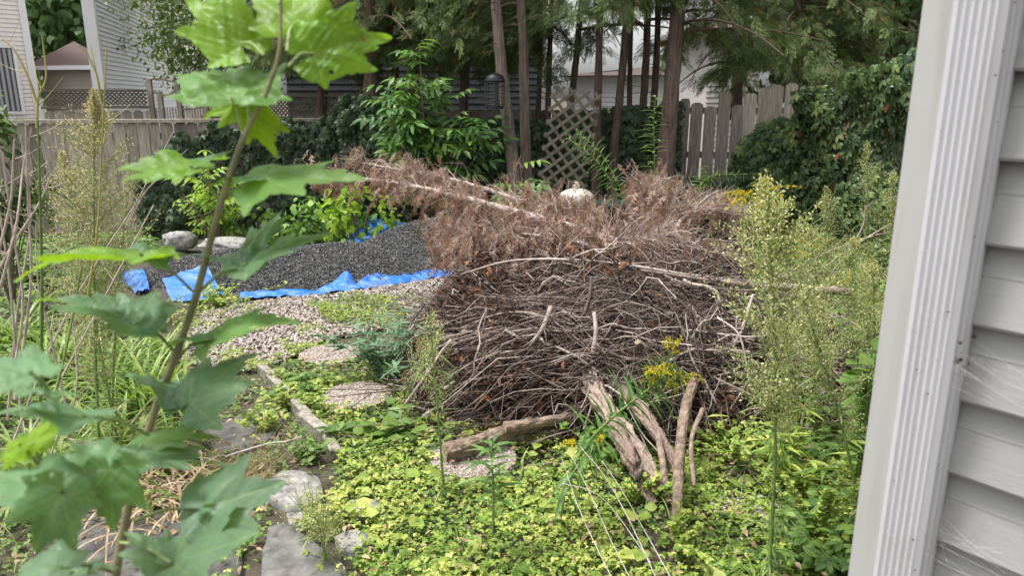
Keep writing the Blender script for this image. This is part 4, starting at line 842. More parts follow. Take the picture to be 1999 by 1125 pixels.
# rods fanning out from the trunk butts low on the right
n = 150; a = np.stack([U(.75, 1.25, n), U(3.5, 3.8, n), U(.05, .2, n)], -1); an_ = U(.1, 2.9, n); Lr = U(.4, 1.1, n); c = a + np.stack([np.cos(an_) * Lr, U(.1, .6, n), np.sin(an_) * Lr * .75], -1)
strands(n, a, c, rng.normal(0, .06, (n, 3)), 10, .003, .009, ptint(n, .2, 1.2), .10, U(-.02, .06, n))
# sprawling medium twigs on the face toward the camera, all directions
n = 1300; y = U(3.42, 4.7, n); xx = U(-.75, 1.75, n); h = mound(xx, y); k = h > .04; xx, y, h = xx[k], y[k], h[k]; n = len(xx)
ang = rng.normal(.1, .8, n); L = U(.2, .85, n)[:, None]; d = np.stack([np.cos(ang), .25 * rng.normal(size=n), .7 * np.sin(ang)], -1); m_ = np.stack([xx, y - .03, h * U(.6, 1.05, n)], -1)
strands(n, m_ - d * L / 2, m_ + d * L / 2, rng.normal(0, .11, (n, 3)), 12, .0013, .0042, ptint(n, .0, 2.), .12, U(-.04, .09, n))
# curled hoops
n = 200; c0_ = np.stack([U(-.6, 1.2, n), U(3.5, 4.5, n), U(.1, .65, n)], -1); h = mound(c0_[:, 0], c0_[:, 1]); c0_ = c0_[h > .05]; n = len(c0_); h = mound(c0_[:, 0], c0_[:, 1]); c0_[:, 2] = np.minimum(c0_[:, 2], h - .02); R_ = U(.07, .3, n); a0 = U(0, 6.28, n); sw = U(.9, 3.0, n); t = np.linspace(0, 1, 14)[None]
an = a0[:, None] + sw[:, None] * t; P = c0_[:, None] + np.stack([R_[:, None] * np.cos(an), .25 * R_[:, None] * np.sin(an * 1.3), .7 * R_[:, None] * np.sin(an)], -1); P = sink(P, .08); pile.tubes(P, np.linspace(1, .4, 14)[None] * U(.0012, .0036, n)[:, None], 4, ptint(n, .2, 1.))
# stouter crooked limbs lying on the face
n = 110; y = U(3.5, 4.9, n); xx = U(-.4, 1.9, n); h = mound(xx, y); L = U(.35, 1.1, n)[:, None]; ang = rng.normal(.15, .65, n); d = np.stack([np.cos(ang), .3 * rng.normal(size=n), .6 * np.sin(ang)], -1); m_ = np.stack([xx, y - .02, h * U(.6, 1., n)], -1); k = h > .08; n = k.sum()
strands(n, (m_ - d * L / 2)[k], (m_ + d * L / 2)[k], rng.normal(0, .10, (n, 3)), 14, .005, .0125, ptint(n, .35, 1.), .28, U(-.01, .07, n), 4)
# branch ends sticking out of the left flank and the crest
n = 90; th_ = np.concatenate([U(2.2, 4.2, 60), U(.3, 2.4, 30)]); x = .72 + 1.15 * np.cos(th_) * U(.7, 1., n); y = 4.7 + .9 * np.sin(th_) * U(.2, 1., n); h = mound(x, y); a = np.stack([x, y, h * U(.45, .98, n)], -1); d = nrm(np.stack([np.cos(th_), np.sin(th_) * .5, U(0., .7, n)], -1) + .35 * rdir(n)); L = U(.15, .42, n)[:, None]
P = bez(a - d * .1, a + d * L * .5 + rdir(n) * .05, a + d * L, 9); P[..., 2] = np.maximum(P[..., 2], .015); rr_ = U(.002, .006, n); tt_ = ptint(n, .1, 1.2); pile.tubes(P, np.linspace(1, .4, 9)[None] * rr_[:, None], 4, tt_)
m = n * 6; k = rng.integers(0, n, m); j = rng.integers(3, 8, m); b = P[k, j]; dd = nrm(d[k] + rdir(m) * .8); LL = U(.05, .2, m)[:, None]; pile.tubes(bez(b, b + dd * LL * .5, b + dd * LL + rdir(m) * .02, 5), np.linspace(.5, .2, 5)[None] * rr_[k][:, None], 3, tt_[k])
# whisker twigs breaking the outline
n = 900; th_ = U(0, 6.283, n); x = .72 + 1.3 * np.cos(th_) * U(.7, 1.02, n); y = 4.75 + 1.1 * np.sin(th_) * U(.2, 1., n); h = mound(x, y); a = np.stack([x, y, h * U(.4, 1, n)], -1); d = nrm(np.stack([np.cos(th_) * .8, np.sin(th_) * .5, U(-.2, .9, n)], -1) + .4 * rdir(n)); L = U(.1, .38, n)[:, None]
P = bez(a, a + d * L * .5 + rdir(n) * .03, a + d * L, 7) + np.cumsum(rng.normal(0, .004, (n, 7, 3)), 1); P[..., 2] = np.maximum(P[..., 2], .01); pile.tubes(P, np.linspace(1, .4, 7)[None] * U(.001, .0028, n)[:, None], 3, ptint(n, .1, 1.3))
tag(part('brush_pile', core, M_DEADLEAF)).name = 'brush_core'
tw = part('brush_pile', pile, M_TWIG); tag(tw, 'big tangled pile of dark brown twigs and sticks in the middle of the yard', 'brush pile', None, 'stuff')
co = bpy.data.objects['brush_core']; co.name = 'gap_shade_core'; co.parent = tw  # added inner mound, its dark colour stands in for shade in the gaps
# dead leaves caught in the pile
n = 22000; x = U(-.85, 2.1, n); y = U(3.4, 5.6, n); h = mound(x, y); k = (h > .05); x, y, h = x[k], y[k], h[k]; n = len(x); z = h * (1 - U(0, 1, n) ** 1.5 * .5) + U(-.02, .035, n)
keep = (U(0, 1, n) < np.where((z < .40) | (x < -.2), .85, .22) * (fbm(np.stack([x, y], -1), 3, 3, 5) > -.3)); x, y, z = x[keep], y[keep], z[keep]; n = len(x)
x2 = np.concatenate([x, U(-.8, .25, 2600), U(-.2, 1.8, 900)]); y2 = np.concatenate([y, U(3.5, 5.4, 3500)]); h2_ = mound(x2[n:], y2[n:]); z2 = np.concatenate([z, h2_ + U(-.05, .05, 3500)]); ok_ = np.concatenate([np.ones(n, bool), h2_ > .06]); x, y, z = x2[ok_], y2[ok_], z2[ok_]; n = len(x)
rust = U(0, 1, n) < .12; P = np.stack([x, y, z], -1); CURL = leaf_t(.5, .9, .7, 4, .45)
dl = MB().inst(CURL, P[~rust], rdir((~rust).sum(), -1, .2), rdir((~rust).sum()), U(.016, .058, (~rust).sum()), U(0, 1, (~rust).sum())); dl.inst(CURL, P[rust], rdir(rust.sum(), -1, .2), rdir(rust.sum()), U(.03, .07, rust.sum()), U(0, 1, rust.sum()), 1)
part('withered_leaves', dl, [M_DEADLEAF, M_RUSTLEAF], tw)

# named branches lying on the pile: (label, pixel points with distance, r0, r1, material, category)
def branch(label, pts, r0, r1, mat=M_TWIG, tint=.8, name='cut_branch', side=0, sl=.25, cat='branch', K=26, rough=.1, group=None, seed=0):
    P = curve([W(*p) for p in pts], K); o0 = P[0].copy(); r = thing(name, label, cat, tuple(o0), 0, group)
    mb = MB(); log_tube(mb, [W(*p) - o0 for p in pts], r0, r1, 10, K * 2, rough, 1, seed or len(label)); mb.t = [np.where(t_ == .5, tint, t_) for t_ in mb.t]
    part('wood', mb, [mat, M_CUT], r)
    if side:
        t = U(.15, .97, side); i0 = (t * (K - 1)).astype(int); b = P[i0] - o0; ax = nrm(P[np.minimum(i0 + 1, K - 1)] - P[np.maximum(i0 - 1, 0)])
        d = nrm(ax * .9 + rdir(side) * .8); L = sl * U(.3, 1, side)[:, None]; mb = MB().tubes(bez(b, b + d * L * .5 + rdir(side) * L * .15, b + d * L + rdir(side) * L * .15, 6), np.linspace(1, .4, 6)[None] * (U(.15, .35, side) * r1 + .001)[:, None], 4, tint)
        part('twigs', mb, mat, r)
    return r
branch('smooth grey pole lying left to right across the top of the twigs', [(1665, 572, 4.4), (1520, 556, 4.45), (1360, 540, 4.5), (1180, 512, 4.6), (1010, 508, 4.7), (900, 535, 4.8)], .018, .004, tint=.95, side=14)
branch('stout branch with a dark broken butt near the right weeds', [(1660, 570, 4.3), (1600, 566, 4.3), (1500, 560, 4.3), (1390, 548, 4.35), (1250, 528, 4.45)], .026, .009, M_TWIG, .7)
branch('long thin rod arching over the middle of the pile', [(1480, 600, 4.2), (1380, 620, 4.1), (1260, 660, 4.0), (1150, 640, 4.0), (1000, 610, 4.1), (900, 640, 4.2)], .012, .003, tint=.8, side=10)
branch('curved pale branch running lower right to upper middle', [(1470, 575, 4.1), (1440, 660, 3.95), (1370, 740, 3.8), (1320, 790, 3.7)], .008, .014, tint=1.)
branch('thick grey branch slanting from the right base of the pile', [(1530, 585, 4.2), (1460, 640, 4.1), (1400, 700, 3.95), (1350, 760, 3.8)], .012, .022, tint=.8)
branch('second slanting branch with pale bark below the right rods', [(1560, 650, 4.2), (1480, 690, 4.05), (1410, 720, 3.9), (1355, 775, 3.8)], .013, .022, tint=.7)
branch('short broken pale stick pointing down in the pile centre', [(1160, 610, 3.85), (1163, 650, 3.78), (1158, 690, 3.75)], .011, .014, M_TWIG, .85, cat='stick')
branch('knobbly branch with peeling bark left of the pile centre', [(1075, 600, 4.0), (1060, 640, 3.9), (1040, 668, 3.85)], .015, .012, M_TWIG, .8, side=4, sl=.2)
branch('hooked brown branch curling up in the pile centre', [(1155, 540, 4.15), (1148, 590, 4.05), (1125, 630, 4.0), (1060, 640, 4.0)], .009, .012, tint=.4)
branch('thin whip arching down on the right face of the pile', [(1400, 620, 3.9), (1440, 650, 3.8), (1455, 700, 3.75), (1465, 760, 3.7)], .006, .004, M_TWIGP, .8)
branch('sawn branch stub facing the camera in the pile centre', [(1245, 668, 3.8), (1265, 700, 3.85), (1300, 745, 3.9)], .019, .013, tint=.6, cat='stick')
branch('slim branch slanting across the lower right of the pile', [(1500, 790, 3.6), (1440, 760, 3.6), (1390, 735, 3.7)], .010, .006, tint=.6)
branch('loose dry stick leaning out of the left side onto the stones', [(880, 665, 3.95), (860, 690, 3.85), (830, 735, 3.75), (790, 790, 3.75)], .009, .006, M_TWIGP, .4)
branch('forked bare twig lying on the slate slab', [(440, 892, 2.85), (520, 868, 3.05), (560, 862, 3.1), (590, 852, 3.15)], .004, .0025, M_TWIGP, .8, side=3, sl=.12)
for lab, pts in [('fine bare whip reaching right above the yellow flowers', [(1560, 560, 4.9), (1640, 500, 4.8), (1700, 460, 4.7), (1760, 425, 4.6)]), ('longer bare whip crossing the weeds at right', [(1480, 570, 4.9), (1600, 500, 4.8), (1690, 465, 4.7), (1760, 448, 4.7)]),
                 ('low bare whip stretched level through the right weeds', [(1500, 625, 4.5), (1600, 622, 4.4), (1690, 612, 4.3), (1740, 600, 4.3)]), ('bare whip rising steeply behind the tall horseweed', [(1570, 620, 4.8), (1620, 540, 4.8), (1680, 450, 4.8), (1690, 400, 4.8)]),
                 ('drooping bare whip ending near the corner trim', [(1470, 545, 4.8), (1600, 600, 4.4), (1680, 640, 4.2), (1740, 700, 4.1)])]:
    branch(lab, pts, .008, .003, M_TWIGP, .5, name='bare_whip', side=5, sl=.18, cat='twig', group='bare whips sticking out of the pile')
# logs
def log(label, pts, r0, r1, mat=M_LOGB, tint=.5, seed=1, rough=.12, name='log', cat='log'):
    o0 = W(*pts[0]); r = thing(name, label, cat, tuple(o0)); mb = MB(); log_tube(mb, [W(*p) - o0 for p in pts], r0, r1, 44, 110, rough, 1, seed, tint); part('bark', mb, [mat, M_CUT], r); return r
log('thick sawn log with a rough pale cut end at the front left', [(868, 882, 3.30), (925, 868, 3.36), (1000, 840, 3.5), (1120, 812, 3.75), (1160, 800, 3.9)], .040, .030, seed=3, rough=.26)
log('smooth greyish log lying behind the sawn one', [(935, 868, 3.52), (1020, 852, 3.58), (1080, 842, 3.62), (1140, 822, 3.72)], .042, .038, tint=.7, seed=5, rough=.07)
log('slim log resting on top of the front logs', [(985, 835, 3.45), (1040, 828, 3.5), (1120, 812, 3.6), (1150, 790, 3.7)], .028, .024, seed=6)
log('heavy pinkish trunk with twisted grain at the pile front', [(1290, 955, 3.02), (1255, 900, 3.15), (1205, 830, 3.4), (1160, 765, 3.65), (1140, 735, 3.9)], .026, .064, M_REDLOG, .7, 7, .38)
log('second gnarled pinkish limb right of the heavy trunk', [(1330, 930, 3.15), (1285, 850, 3.35), (1240, 790, 3.55), (1195, 755, 3.75), (1180, 730, 3.95)], .022, .056, M_REDLOG, .5, 8, .32)
log('pinkish limb with a dark knot hole dug into the leaves', [(1275, 985, 2.95), (1243, 925, 3.05), (1228, 890, 3.1), (1200, 830, 3.3)], .018, .042, M_REDLOG, .35, 9, .3)
log('speckled grey branch standing down into the strawberry leaves', [(1312, 1095, 2.62), (1322, 1000, 2.8), (1326, 900, 3.05), (1338, 800, 3.4), (1362, 725, 3.8)], .021, .027, M_LOGB, .45, 10, .08)
log('slim upright limb between the pinkish trunk and speckled branch', [(1303, 985, 2.98), (1296, 920, 3.1), (1285, 850, 3.3)], .014, .016, M_LOGB, .6, 11, .08)
log('thin pale limb hugging the speckled branch', [(1355, 950, 2.9), (1350, 860, 3.1), (1372, 800, 3.3)], .009, .012, M_LOGB, .5, 12, .08)
kn = part('knot_hole', MB().inst(ICO1, [W(1247, 932, 3.0)], [[.3, 0, 1]], [[0, -1, .3]], A([[.016, .03, .012]]), .0), M_DIRT); kn.parent = [o for o in C.objects if o.get('label', '').startswith('pinkish limb')][0]; kn.location = -A(kn.parent.location)

# dead cedar boughs on top
def dead_bough(label, pts, r0, r1, nside, slen, nspray, seed, droop=.5, ssz=(.06, .14), twtint=(.0, 1.), name='dead_cedar_bough', up=0., bare=.3):
    P = curve([W(*p) for p in pts], 40); o0 = P[0].copy(); r = thing(name, label, 'dead branch', tuple(o0)); mb = MB(); mb.tubes((P - o0)[None], np.linspace(r0, r1, 40)[None], 8, .75, cap=1); part('pole', mb, [M_TWIGP, M_CUT], r)
    t = U(.02, 1, nside); ii = (t * 39).astype(int); b = P[ii] - o0; ax = nrm(P[np.minimum(ii + 1, 39)] - P[np.maximum(ii - 1, 0)])
    sd = rdir(nside, -.6, .7); d = nrm(ax * U(.5, 1.3, nside)[:, None] + sd * .9 + A([0, 0, up])); L = slen * (1 - .5 * t)[:, None] * U(.3, 1.1, nside)[:, None]
    Q = bez(b, b + d * L * .5 + A([0, 0, .05]), b + d * L + np.stack([0 * t, 0 * t, -droop * L[:, 0] * .4], -1), 7); mb = MB().tubes(Q, np.linspace(1, .3, 7)[None] * U(.002, .005, nside)[:, None], 4, U(*twtint, nside))
    # secondary twigs
    m = nside * 5; k = rng.integers(0, nside, m); j = rng.integers(1, 7, m); bb = Q[k, j]; dd = nrm(d[k] * .8 + rdir(m) * .8); LL_ = .16 * U(.4, 1.2, m)[:, None]; Q2 = bez(bb, bb + dd * LL_ * .5, bb + dd * LL_ + A([0, 0, -.02]), 4); mb.tubes(Q2, np.linspace(1, .4, 4)[None] * U(.0009, .002, m)[:, None], 3, U(*twtint, m)); part('twigs', mb, M_TWIGP, r)
    nspray = int(nspray * 1.35); k = rng.integers(0, m, nspray); j = rng.integers(1, 4, nspray); bb = Q2[k, j]; bare_k = U(0, 1, nside) < bare; kk = ~bare_k[rng.integers(0, nside, nspray)]; bb = bb[kk]; ns = len(bb)
    al = nrm(rdir(ns) * .6 + A([0, 0, -.9])); part('dead_foliage', MB().inst(DSPRAY, bb, al, rdir(ns), U(*ssz, ns), U(0, 1, ns)), M_DEADCEDAR, r); return r
dead_bough('long dead cedar pole with rusty foliage reaching left over the gravel', [(1205, 475, 5.3), (1100, 440, 5.45), (1000, 412, 5.6), (900, 385, 5.8), (800, 362, 6.0), (700, 348, 6.15), (595, 338, 6.3)], .040, .004, 120, .42, 1500, 1)
dead_bough('second dead cedar pole lying just above the long one', [(1215, 470, 5.6), (1110, 425, 5.8), (1010, 390, 6.0), (900, 355, 6.15), (800, 335, 6.3), (690, 315, 6.4)], .030, .004, 120, .42, 1100, 2, up=.25, bare=.5)
dead_bough('drooping rusty cedar bough hanging below the poles', [(1230, 520, 5.2), (1150, 480, 5.2), (1050, 460, 5.25), (950, 455, 5.3), (880, 480, 5.4)], .014, .004, 120, .36, 1500, 3, .9)
dead_bough('rusty cedar bough on the pile crest near the tank', [(1300, 500, 5.4), (1200, 450, 5.6), (1120, 420, 5.7), (1040, 400, 5.8)], .012, .004, 110, .34, 900, 4, up=.2)
dead_bough('bushy faded cedar bough standing at the crest of the pile', [(1300, 540, 5.2), (1290, 470, 5.4), (1280, 420, 5.5), (1265, 385, 5.6)], .014, .004, 170, .5, 1000, 5, .1, up=.6, bare=.4)
dead_bough('fine twiggy cedar bough sprawling down the right shoulder', [(1180, 480, 5.0), (1260, 470, 4.95), (1340, 480, 4.9), (1430, 520, 4.85), (1480, 560, 4.8)], .012, .004, 190, .42, 900, 6, .5, bare=.5)
dead_bough('wispy cedar bough at the right end of the crest', [(1250, 470, 5.3), (1320, 430, 5.4), (1380, 410, 5.5), (1430, 430, 5.5)], .012, .004, 170, .42, 700, 7, .2, up=.4, bare=.5)
dead_bough('matted cedar bough filling the middle right of the crest', [(1200, 500, 4.95), (1300, 500, 4.9), (1400, 520, 4.85), (1500, 545, 4.8)], .010, .003, 190, .36, 900, 8, .7, bare=.5)
dead_bough('brown cedar bough sagging over the gravel heap end', [(1100, 520, 5.0), (1020, 480, 5.2), (930, 450, 5.5), (860, 440, 5.7)], .010, .003, 90, .34, 900, 9, .8)

# ------------------------------------------------------------------ ground cover
EX = []
def cover_pts(n, px0, px1, py0, py1):
    px = U(px0, px1, n); py = py0 + (py1 - py0) * U(0, 1, n); X_ = (px - CX) / F; Y_ = (CY - py) / F; dy = cp + sp * Y_; dz = -sp + cp * Y_; d = H * dy / -dz
    return X_ * d / dy, d
def spread(n, x0, x1, y0, y1): return U(x0, x1, n), U(y0, y1, n)
edge = [(505, 725), (570, 790), (615, 850), (660, 905), (640, 1000), (560, 1060), (640, 1140), (700, 1400), (1900, 1400), (1900, 860), (1480, 830), (1240, 860), (900, 850), (840, 800), (800, 700), (830, 640), (760, 640), (620, 668), (560, 700)]
edge_w = [G(*p)[:2] for p in edge]
def dens(x, y, poly, stones=True, margin=.93, leak=.03):
    k = inpoly(x, y, poly)
    if stones:
        for sx_, sy_, r in STONES:
            ins = (x - sx_) ** 2 + (y - sy_) ** 2 < (r * margin) ** 2; k &= ~ins | (U(0, 1, len(x)) < leak)
    return k
def carpet(name, label, n, box, poly, tm, s, mat, hmax, mats=None, tn=(.5, .22), stem=True, patch=None, cat='ground cover'):
    x, y = spread(n, *box); k = dens(x, y, poly)
    if patch is not None: k &= (fbm(np.stack([x, y], -1), patch[0], 3, patch[2]) > patch[1])
    x, y = x[k], y[k]; m = len(x); pt = np.clip(.5 + .5 * fbm(np.stack([x, y], -1), 3, 3, 5), 0, 1)
    z = gz(x, y) + hmax * (.25 + .75 * pt) * U(.25, 1, m); P = np.stack([x, y, z], -1)
    al = rdir(m, -.25, .35); nn = nrm(A([0, -.15, 1.]) + .45 * rdir(m)); tint = np.clip(rng.normal(*tn, m) + .35 * (pt - .5) + .18 * fbm(np.stack([x, y], -1), 5, 2, 77), 0, 1)
    mb = MB().inst(tm, P, al, nn, U(*s, m), tint)
    if stem:
        q = rng.random(m) < .5; b = P[q].copy(); b[:, 2] = 0; b[:, :2] += U(-.03, .03, q.sum(), 2); mb.tubes(np.stack([b, P[q]], 1), .0009, 3, .3)
    o = part(name, mb, mat); return tag(o, label, cat, None, 'stuff')
carpet('strawberry_leaves', 'bright yellow-green strawberry-like leaves carpeting the foreground', 42000, (-1.7, 2.7, 1.4, 4.5), edge_w, TRI, (.014, .040), M_COVER, .11, patch=(2.6, -.42, 9))
carpet('clover_leaves', 'small darker clover leaves under the strawberry leaves', 22000, (-1.7, 2.7, 1.4, 4.8), edge_w, LEAF, (.018, .04), M_COVER2, .065)
carpet('broad_ground_leaves', 'scattered larger round leaves among the ground cover', 900, (-1.7, 2.7, 1.4, 4.8), edge_w, leaf_t(.9, .2, .2, 5, .45, .05), (.05, .09), M_COVER, .10)
edge2 = [G(*p)[:2] for p in [(350, 720), (440, 745), (530, 745), (600, 830), (650, 905), (560, 925), (520, 1040), (480, 1200), (60, 1400), (-300, 1400), (-300, 900), (0, 640), (200, 600)]]
carpet('bed_leaves', 'mixed low weeds between the lilies and the edging blocks', 13000, (-3.6, -.2, 1.4, 5.2), edge2, TRI, (.018, .04), M_COVER2, .08, tn=(.6, .25))
edge3 = [G(*p)[:2] for p in [(600, 600), (700, 585), (830, 590), (850, 640), (760, 655), (640, 640)]]
carpet('sprawling_weeds', 'bushy yellow-green weeds spilling over the pebble path', 13000, (-2.2, .2, 4.8, 7.), edge3, leaf_t(.4, .2, .2, 3), (.025, .05), M_COVER, .20, patch=(1.6, -.3, 4))
carpet('creeping_runners', 'loose leaves creeping over the edges of the stones and slabs', 1500, (-1.9, 2.6, 1.6, 4.8), edge_w, TRI, (.016, .04), M_COVER, .10) if False else None
x, y = spread(2600, -1.9, 2.4, 1.6, 5.0); k = np.zeros(len(x), bool)
for sx_, sy_, r_ in STONES: dd_ = np.hypot(x - sx_, y - sy_) / r_; k |= (dd_ > .55 + .4 * rng.random(len(x))) & (dd_ < 1.25)
x, y = x[k], y[k]; m = len(x); tag(part('creeping_leaves', MB().inst(TRI, np.stack([x, y, U(.05, .10, m)], -1), rdir(m, -.2, .3), nrm(A([0, 0, 1.]) + .5 * rdir(m)), U(.018, .04, m), U(.1, 1, m)), M_COVER), 'leaves creeping over the edges of the stones', 'ground cover', None, 'stuff')
edge8 = [G(*p)[:2] for p in [(420, 735), (450, 650), (560, 630), (640, 650), (640, 690), (560, 720), (520, 735)]]
carpet('path_weeds', 'patchy weeds breaking through the near end of the pebble path', 12000, (-2.6, -.6, 3.8, 6.), edge8, leaf_t(.4, .2, .2, 3), (.022, .048), M_COVER, .13, patch=(2.4, -.3, 14))
edge4 = [G(*p)[:2] for p in [(330, 590), (440, 575), (520, 600), (470, 640), (380, 660), (300, 640)]]
carpet('creeping_weeds', 'yellow-green weeds at the foot of the tarp corner', 3500, (-3.4, -1.4, 4.8, 7.), edge4, leaf_t(.4, .2, .2, 3), (.025, .05), M_COVER, .12)
edge5 = [G(*p)[:2] for p in [(-400, 470), (300, 470), (330, 500), (240, 520), (230, 590), (330, 640), (250, 700), (-400, 800)]]
carpet('rough_weeds', 'dull green weeds covering the ground at the left back', 12000, (-7.5, -2., 4., 9.5), edge5, LEAF, (.05, .1), M_COVER2, .22, stem=False)
edge6 = [G(*p)[:2] for p in [(300, 462), (560, 462), (760, 470), (760, 445), (300, 445)]]
carpet('fence_foot_weeds', 'low weeds along the foot of the fence behind the heap', 3500, (-5.5, -1., 8., 11.), edge6, LEAF, (.05, .09), M_COVER2, .16, stem=False)
edge7 = [G(*p)[:2] for p in [(1480, 830), (1470, 640), (1430, 520), (1480, 440), (2100, 440), (2300, 800), (1950, 1400), (1600, 1400), (1500, 950)]]
carpet('right_undergrowth', 'leafy undergrowth beneath the tall weeds at right', 12000, (1.0, 6., 2., 9.5), edge7, LEAF, (.05, .1), M_COVER2, .3, stem=False)
x, y = spread(7000, -3.2, 2.4, 1.5, 6.5); k = dens(x, y, edge_w, False) | dens(x, y, edge2, False); x, y = x[k], y[k]; m = len(x)
tag(part('leaf_litter', MB().inst(leaf_t(.55, .3, .3, 4), np.stack([x, y, gz(x, y) + U(.01, .09, m)], -1), rdir(m, -.4, .3), nrm(A([0, 0, 1.]) + .6 * rdir(m)), U(.012, .04, m), U(0, 1, m)), M_LITTER), 'scattered dry brown and tan leaves on the ground', 'leaf litter', None, 'stuff')

x, y = spread(5200, -3.0, 2.6, 1.5, 5.2); k = (dens(x, y, edge_w) | dens(x, y, edge2)) & (fbm(np.stack([x, y], -1), 2.2, 3, 41) > .1); x, y = x[k], y[k]; m = len(x)
def ribbon(mb, base, d, L, wd, arch, K=9, tint=.5, fold=.3):
    M = len(base); t = np.linspace(0, 1, K)[None, :, None]; h = nrm(np.c_[d[:, :2], np.zeros(M)])[:, None, :]; Lc = L[:, None, None]; ar = arch[:, None, None]
    ang = (1 - ar * .5) * 1.45 - t * ar * 2.1; step = np.concatenate([np.zeros((M, 1, 3)), ((np.cos(ang) * h + np.sin(ang) * A([0, 0, 1.])) * Lc / (K - 1))[:, :-1]], 1)
    P = base[:, None, :] + np.cumsum(step, 1); sidev = np.cross(h[:, 0], A([0, 0, 1.]))[:, None, :]
    w_ = (wd[:, None] * np.clip(np.sin(np.pi * np.clip(.18 + .82 * np.linspace(0, 1, K), 0, 1)) ** .6, .03, 1)[None])[..., None]
    V = np.stack([P - sidev * w_ + A([0, 0, fold]) * w_, P, P + sidev * w_ + A([0, 0, fold]) * w_], 2); i = (np.arange(M)[:, None] * K * 3 + np.arange(K - 1)[None] * 3).ravel()
    f = np.concatenate([np.stack([i, i + 1, i + 4, i + 3], -1), np.stack([i + 1, i + 2, i + 5, i + 4], -1)]); mb.add(V.reshape(-1, 3), [f], np.repeat(np.broadcast_to(tint, (M,)), K * 3)); return mb
tag(part('grass_blades', ribbon(MB(), np.stack([x, y, 0 * x], -1), rdir(m), U(.06, .2, m), U(.0012, .003, m), U(.3, 1.3, m), 6, U(0, 1, m)), M_LILY), 'fine grass blades growing up through the low leaves', 'grass', None, 'stuff')
carpet('feathery_ground_leaves', 'feathery fine leaves mixed into the ground cover', 7000, (-1.9, 2.7, 1.4, 5.0), edge_w, FERN, (.03, .07), M_COVER, .12, patch=(2.2, .0, 63))

# ------------------------------------------------------------------ plants
def ribbon(mb, base, d, L, wd, arch, K=9, tint=.5, fold=.3):
    M = len(base); t = np.linspace(0, 1, K)[None, :, None]; h = nrm(np.c_[d[:, :2], np.zeros(M)])[:, None, :]; Lc = L[:, None, None]; ar = arch[:, None, None]
    ang = (1 - ar * .5) * 1.45 - t * ar * 2.1; step = np.concatenate([np.zeros((M, 1, 3)), ((np.cos(ang) * h + np.sin(ang) * A([0, 0, 1.])) * Lc / (K - 1))[:, :-1]], 1)
    P = base[:, None, :] + np.cumsum(step, 1); sidev = np.cross(h[:, 0], A([0, 0, 1.]))[:, None, :]
    w_ = (wd[:, None] * np.clip(np.sin(np.pi * np.clip(.18 + .82 * np.linspace(0, 1, K), 0, 1)) ** .6, .03, 1)[None])[..., None]
    V = np.stack([P - sidev * w_ + A([0, 0, fold]) * w_, P, P + sidev * w_ + A([0, 0, fold]) * w_], 2); i = (np.arange(M)[:, None] * K * 3 + np.arange(K - 1)[None] * 3).ravel()
    f = np.concatenate([np.stack([i, i + 1, i + 4, i + 3], -1), np.stack([i + 1, i + 2, i + 5, i + 4], -1)]); mb.add(V.reshape(-1, 3), [f], np.repeat(np.broadcast_to(tint, (M,)), K * 3)); return mb
def lily(label, px, py, n, L, dryn=0, seed=0, z=0.):
    p = G(px, py); r = thing('daylily_clump', label, 'daylily', tuple(p), 0, 'daylily clumps in the left bed'); b = np.c_[rng.normal(0, .07, (n, 2)), np.zeros(n)]; d = rdir(n)
    part('leaves', ribbon(MB(), b, d, U(.6, 1.1, n) * L, U(.006, .011, n), U(.35, 1.1, n), 10, np.clip(rng.normal(.5, .25, n), 0, 1)), M_LILY, r)
    if dryn:
        b = np.c_[rng.normal(0, .14, (dryn, 2)), U(0, .04, dryn)]; part('dry_leaves', ribbon(MB(), b, rdir(dryn), U(.25, .6, dryn), U(.003, .007, dryn), U(.9, 1.5, dryn), 10, U(0, 1, dryn)), M_DRYGRASS, r)
    return r
for a in [('daylily clump farthest back at the left edge', 30, 690, 90, .6), ('daylily clump beside the dark green cane', 110, 740, 110, .65), ('daylily clump behind the maple stem middle', 215, 760, 120, .6), ('daylily clump right of the maple stem, arching to the slate', 300, 800, 110, .6, 10),
          ('daylily clump near the lower maple stem with dry leaves', 240, 900, 80, .5, 90), ('daylily clump at the bottom left under the maple leaves', 100, 960, 80, .5, 60), ('withered daylily clump with curled tan leaves', 330, 985, 14, .4, 150), ('daylily clump at the far left middle', -30, 820, 90, .55),
          ('thin daylily tuft by the tarp weeds', 310, 700, 50, .4)]: lily(*a)
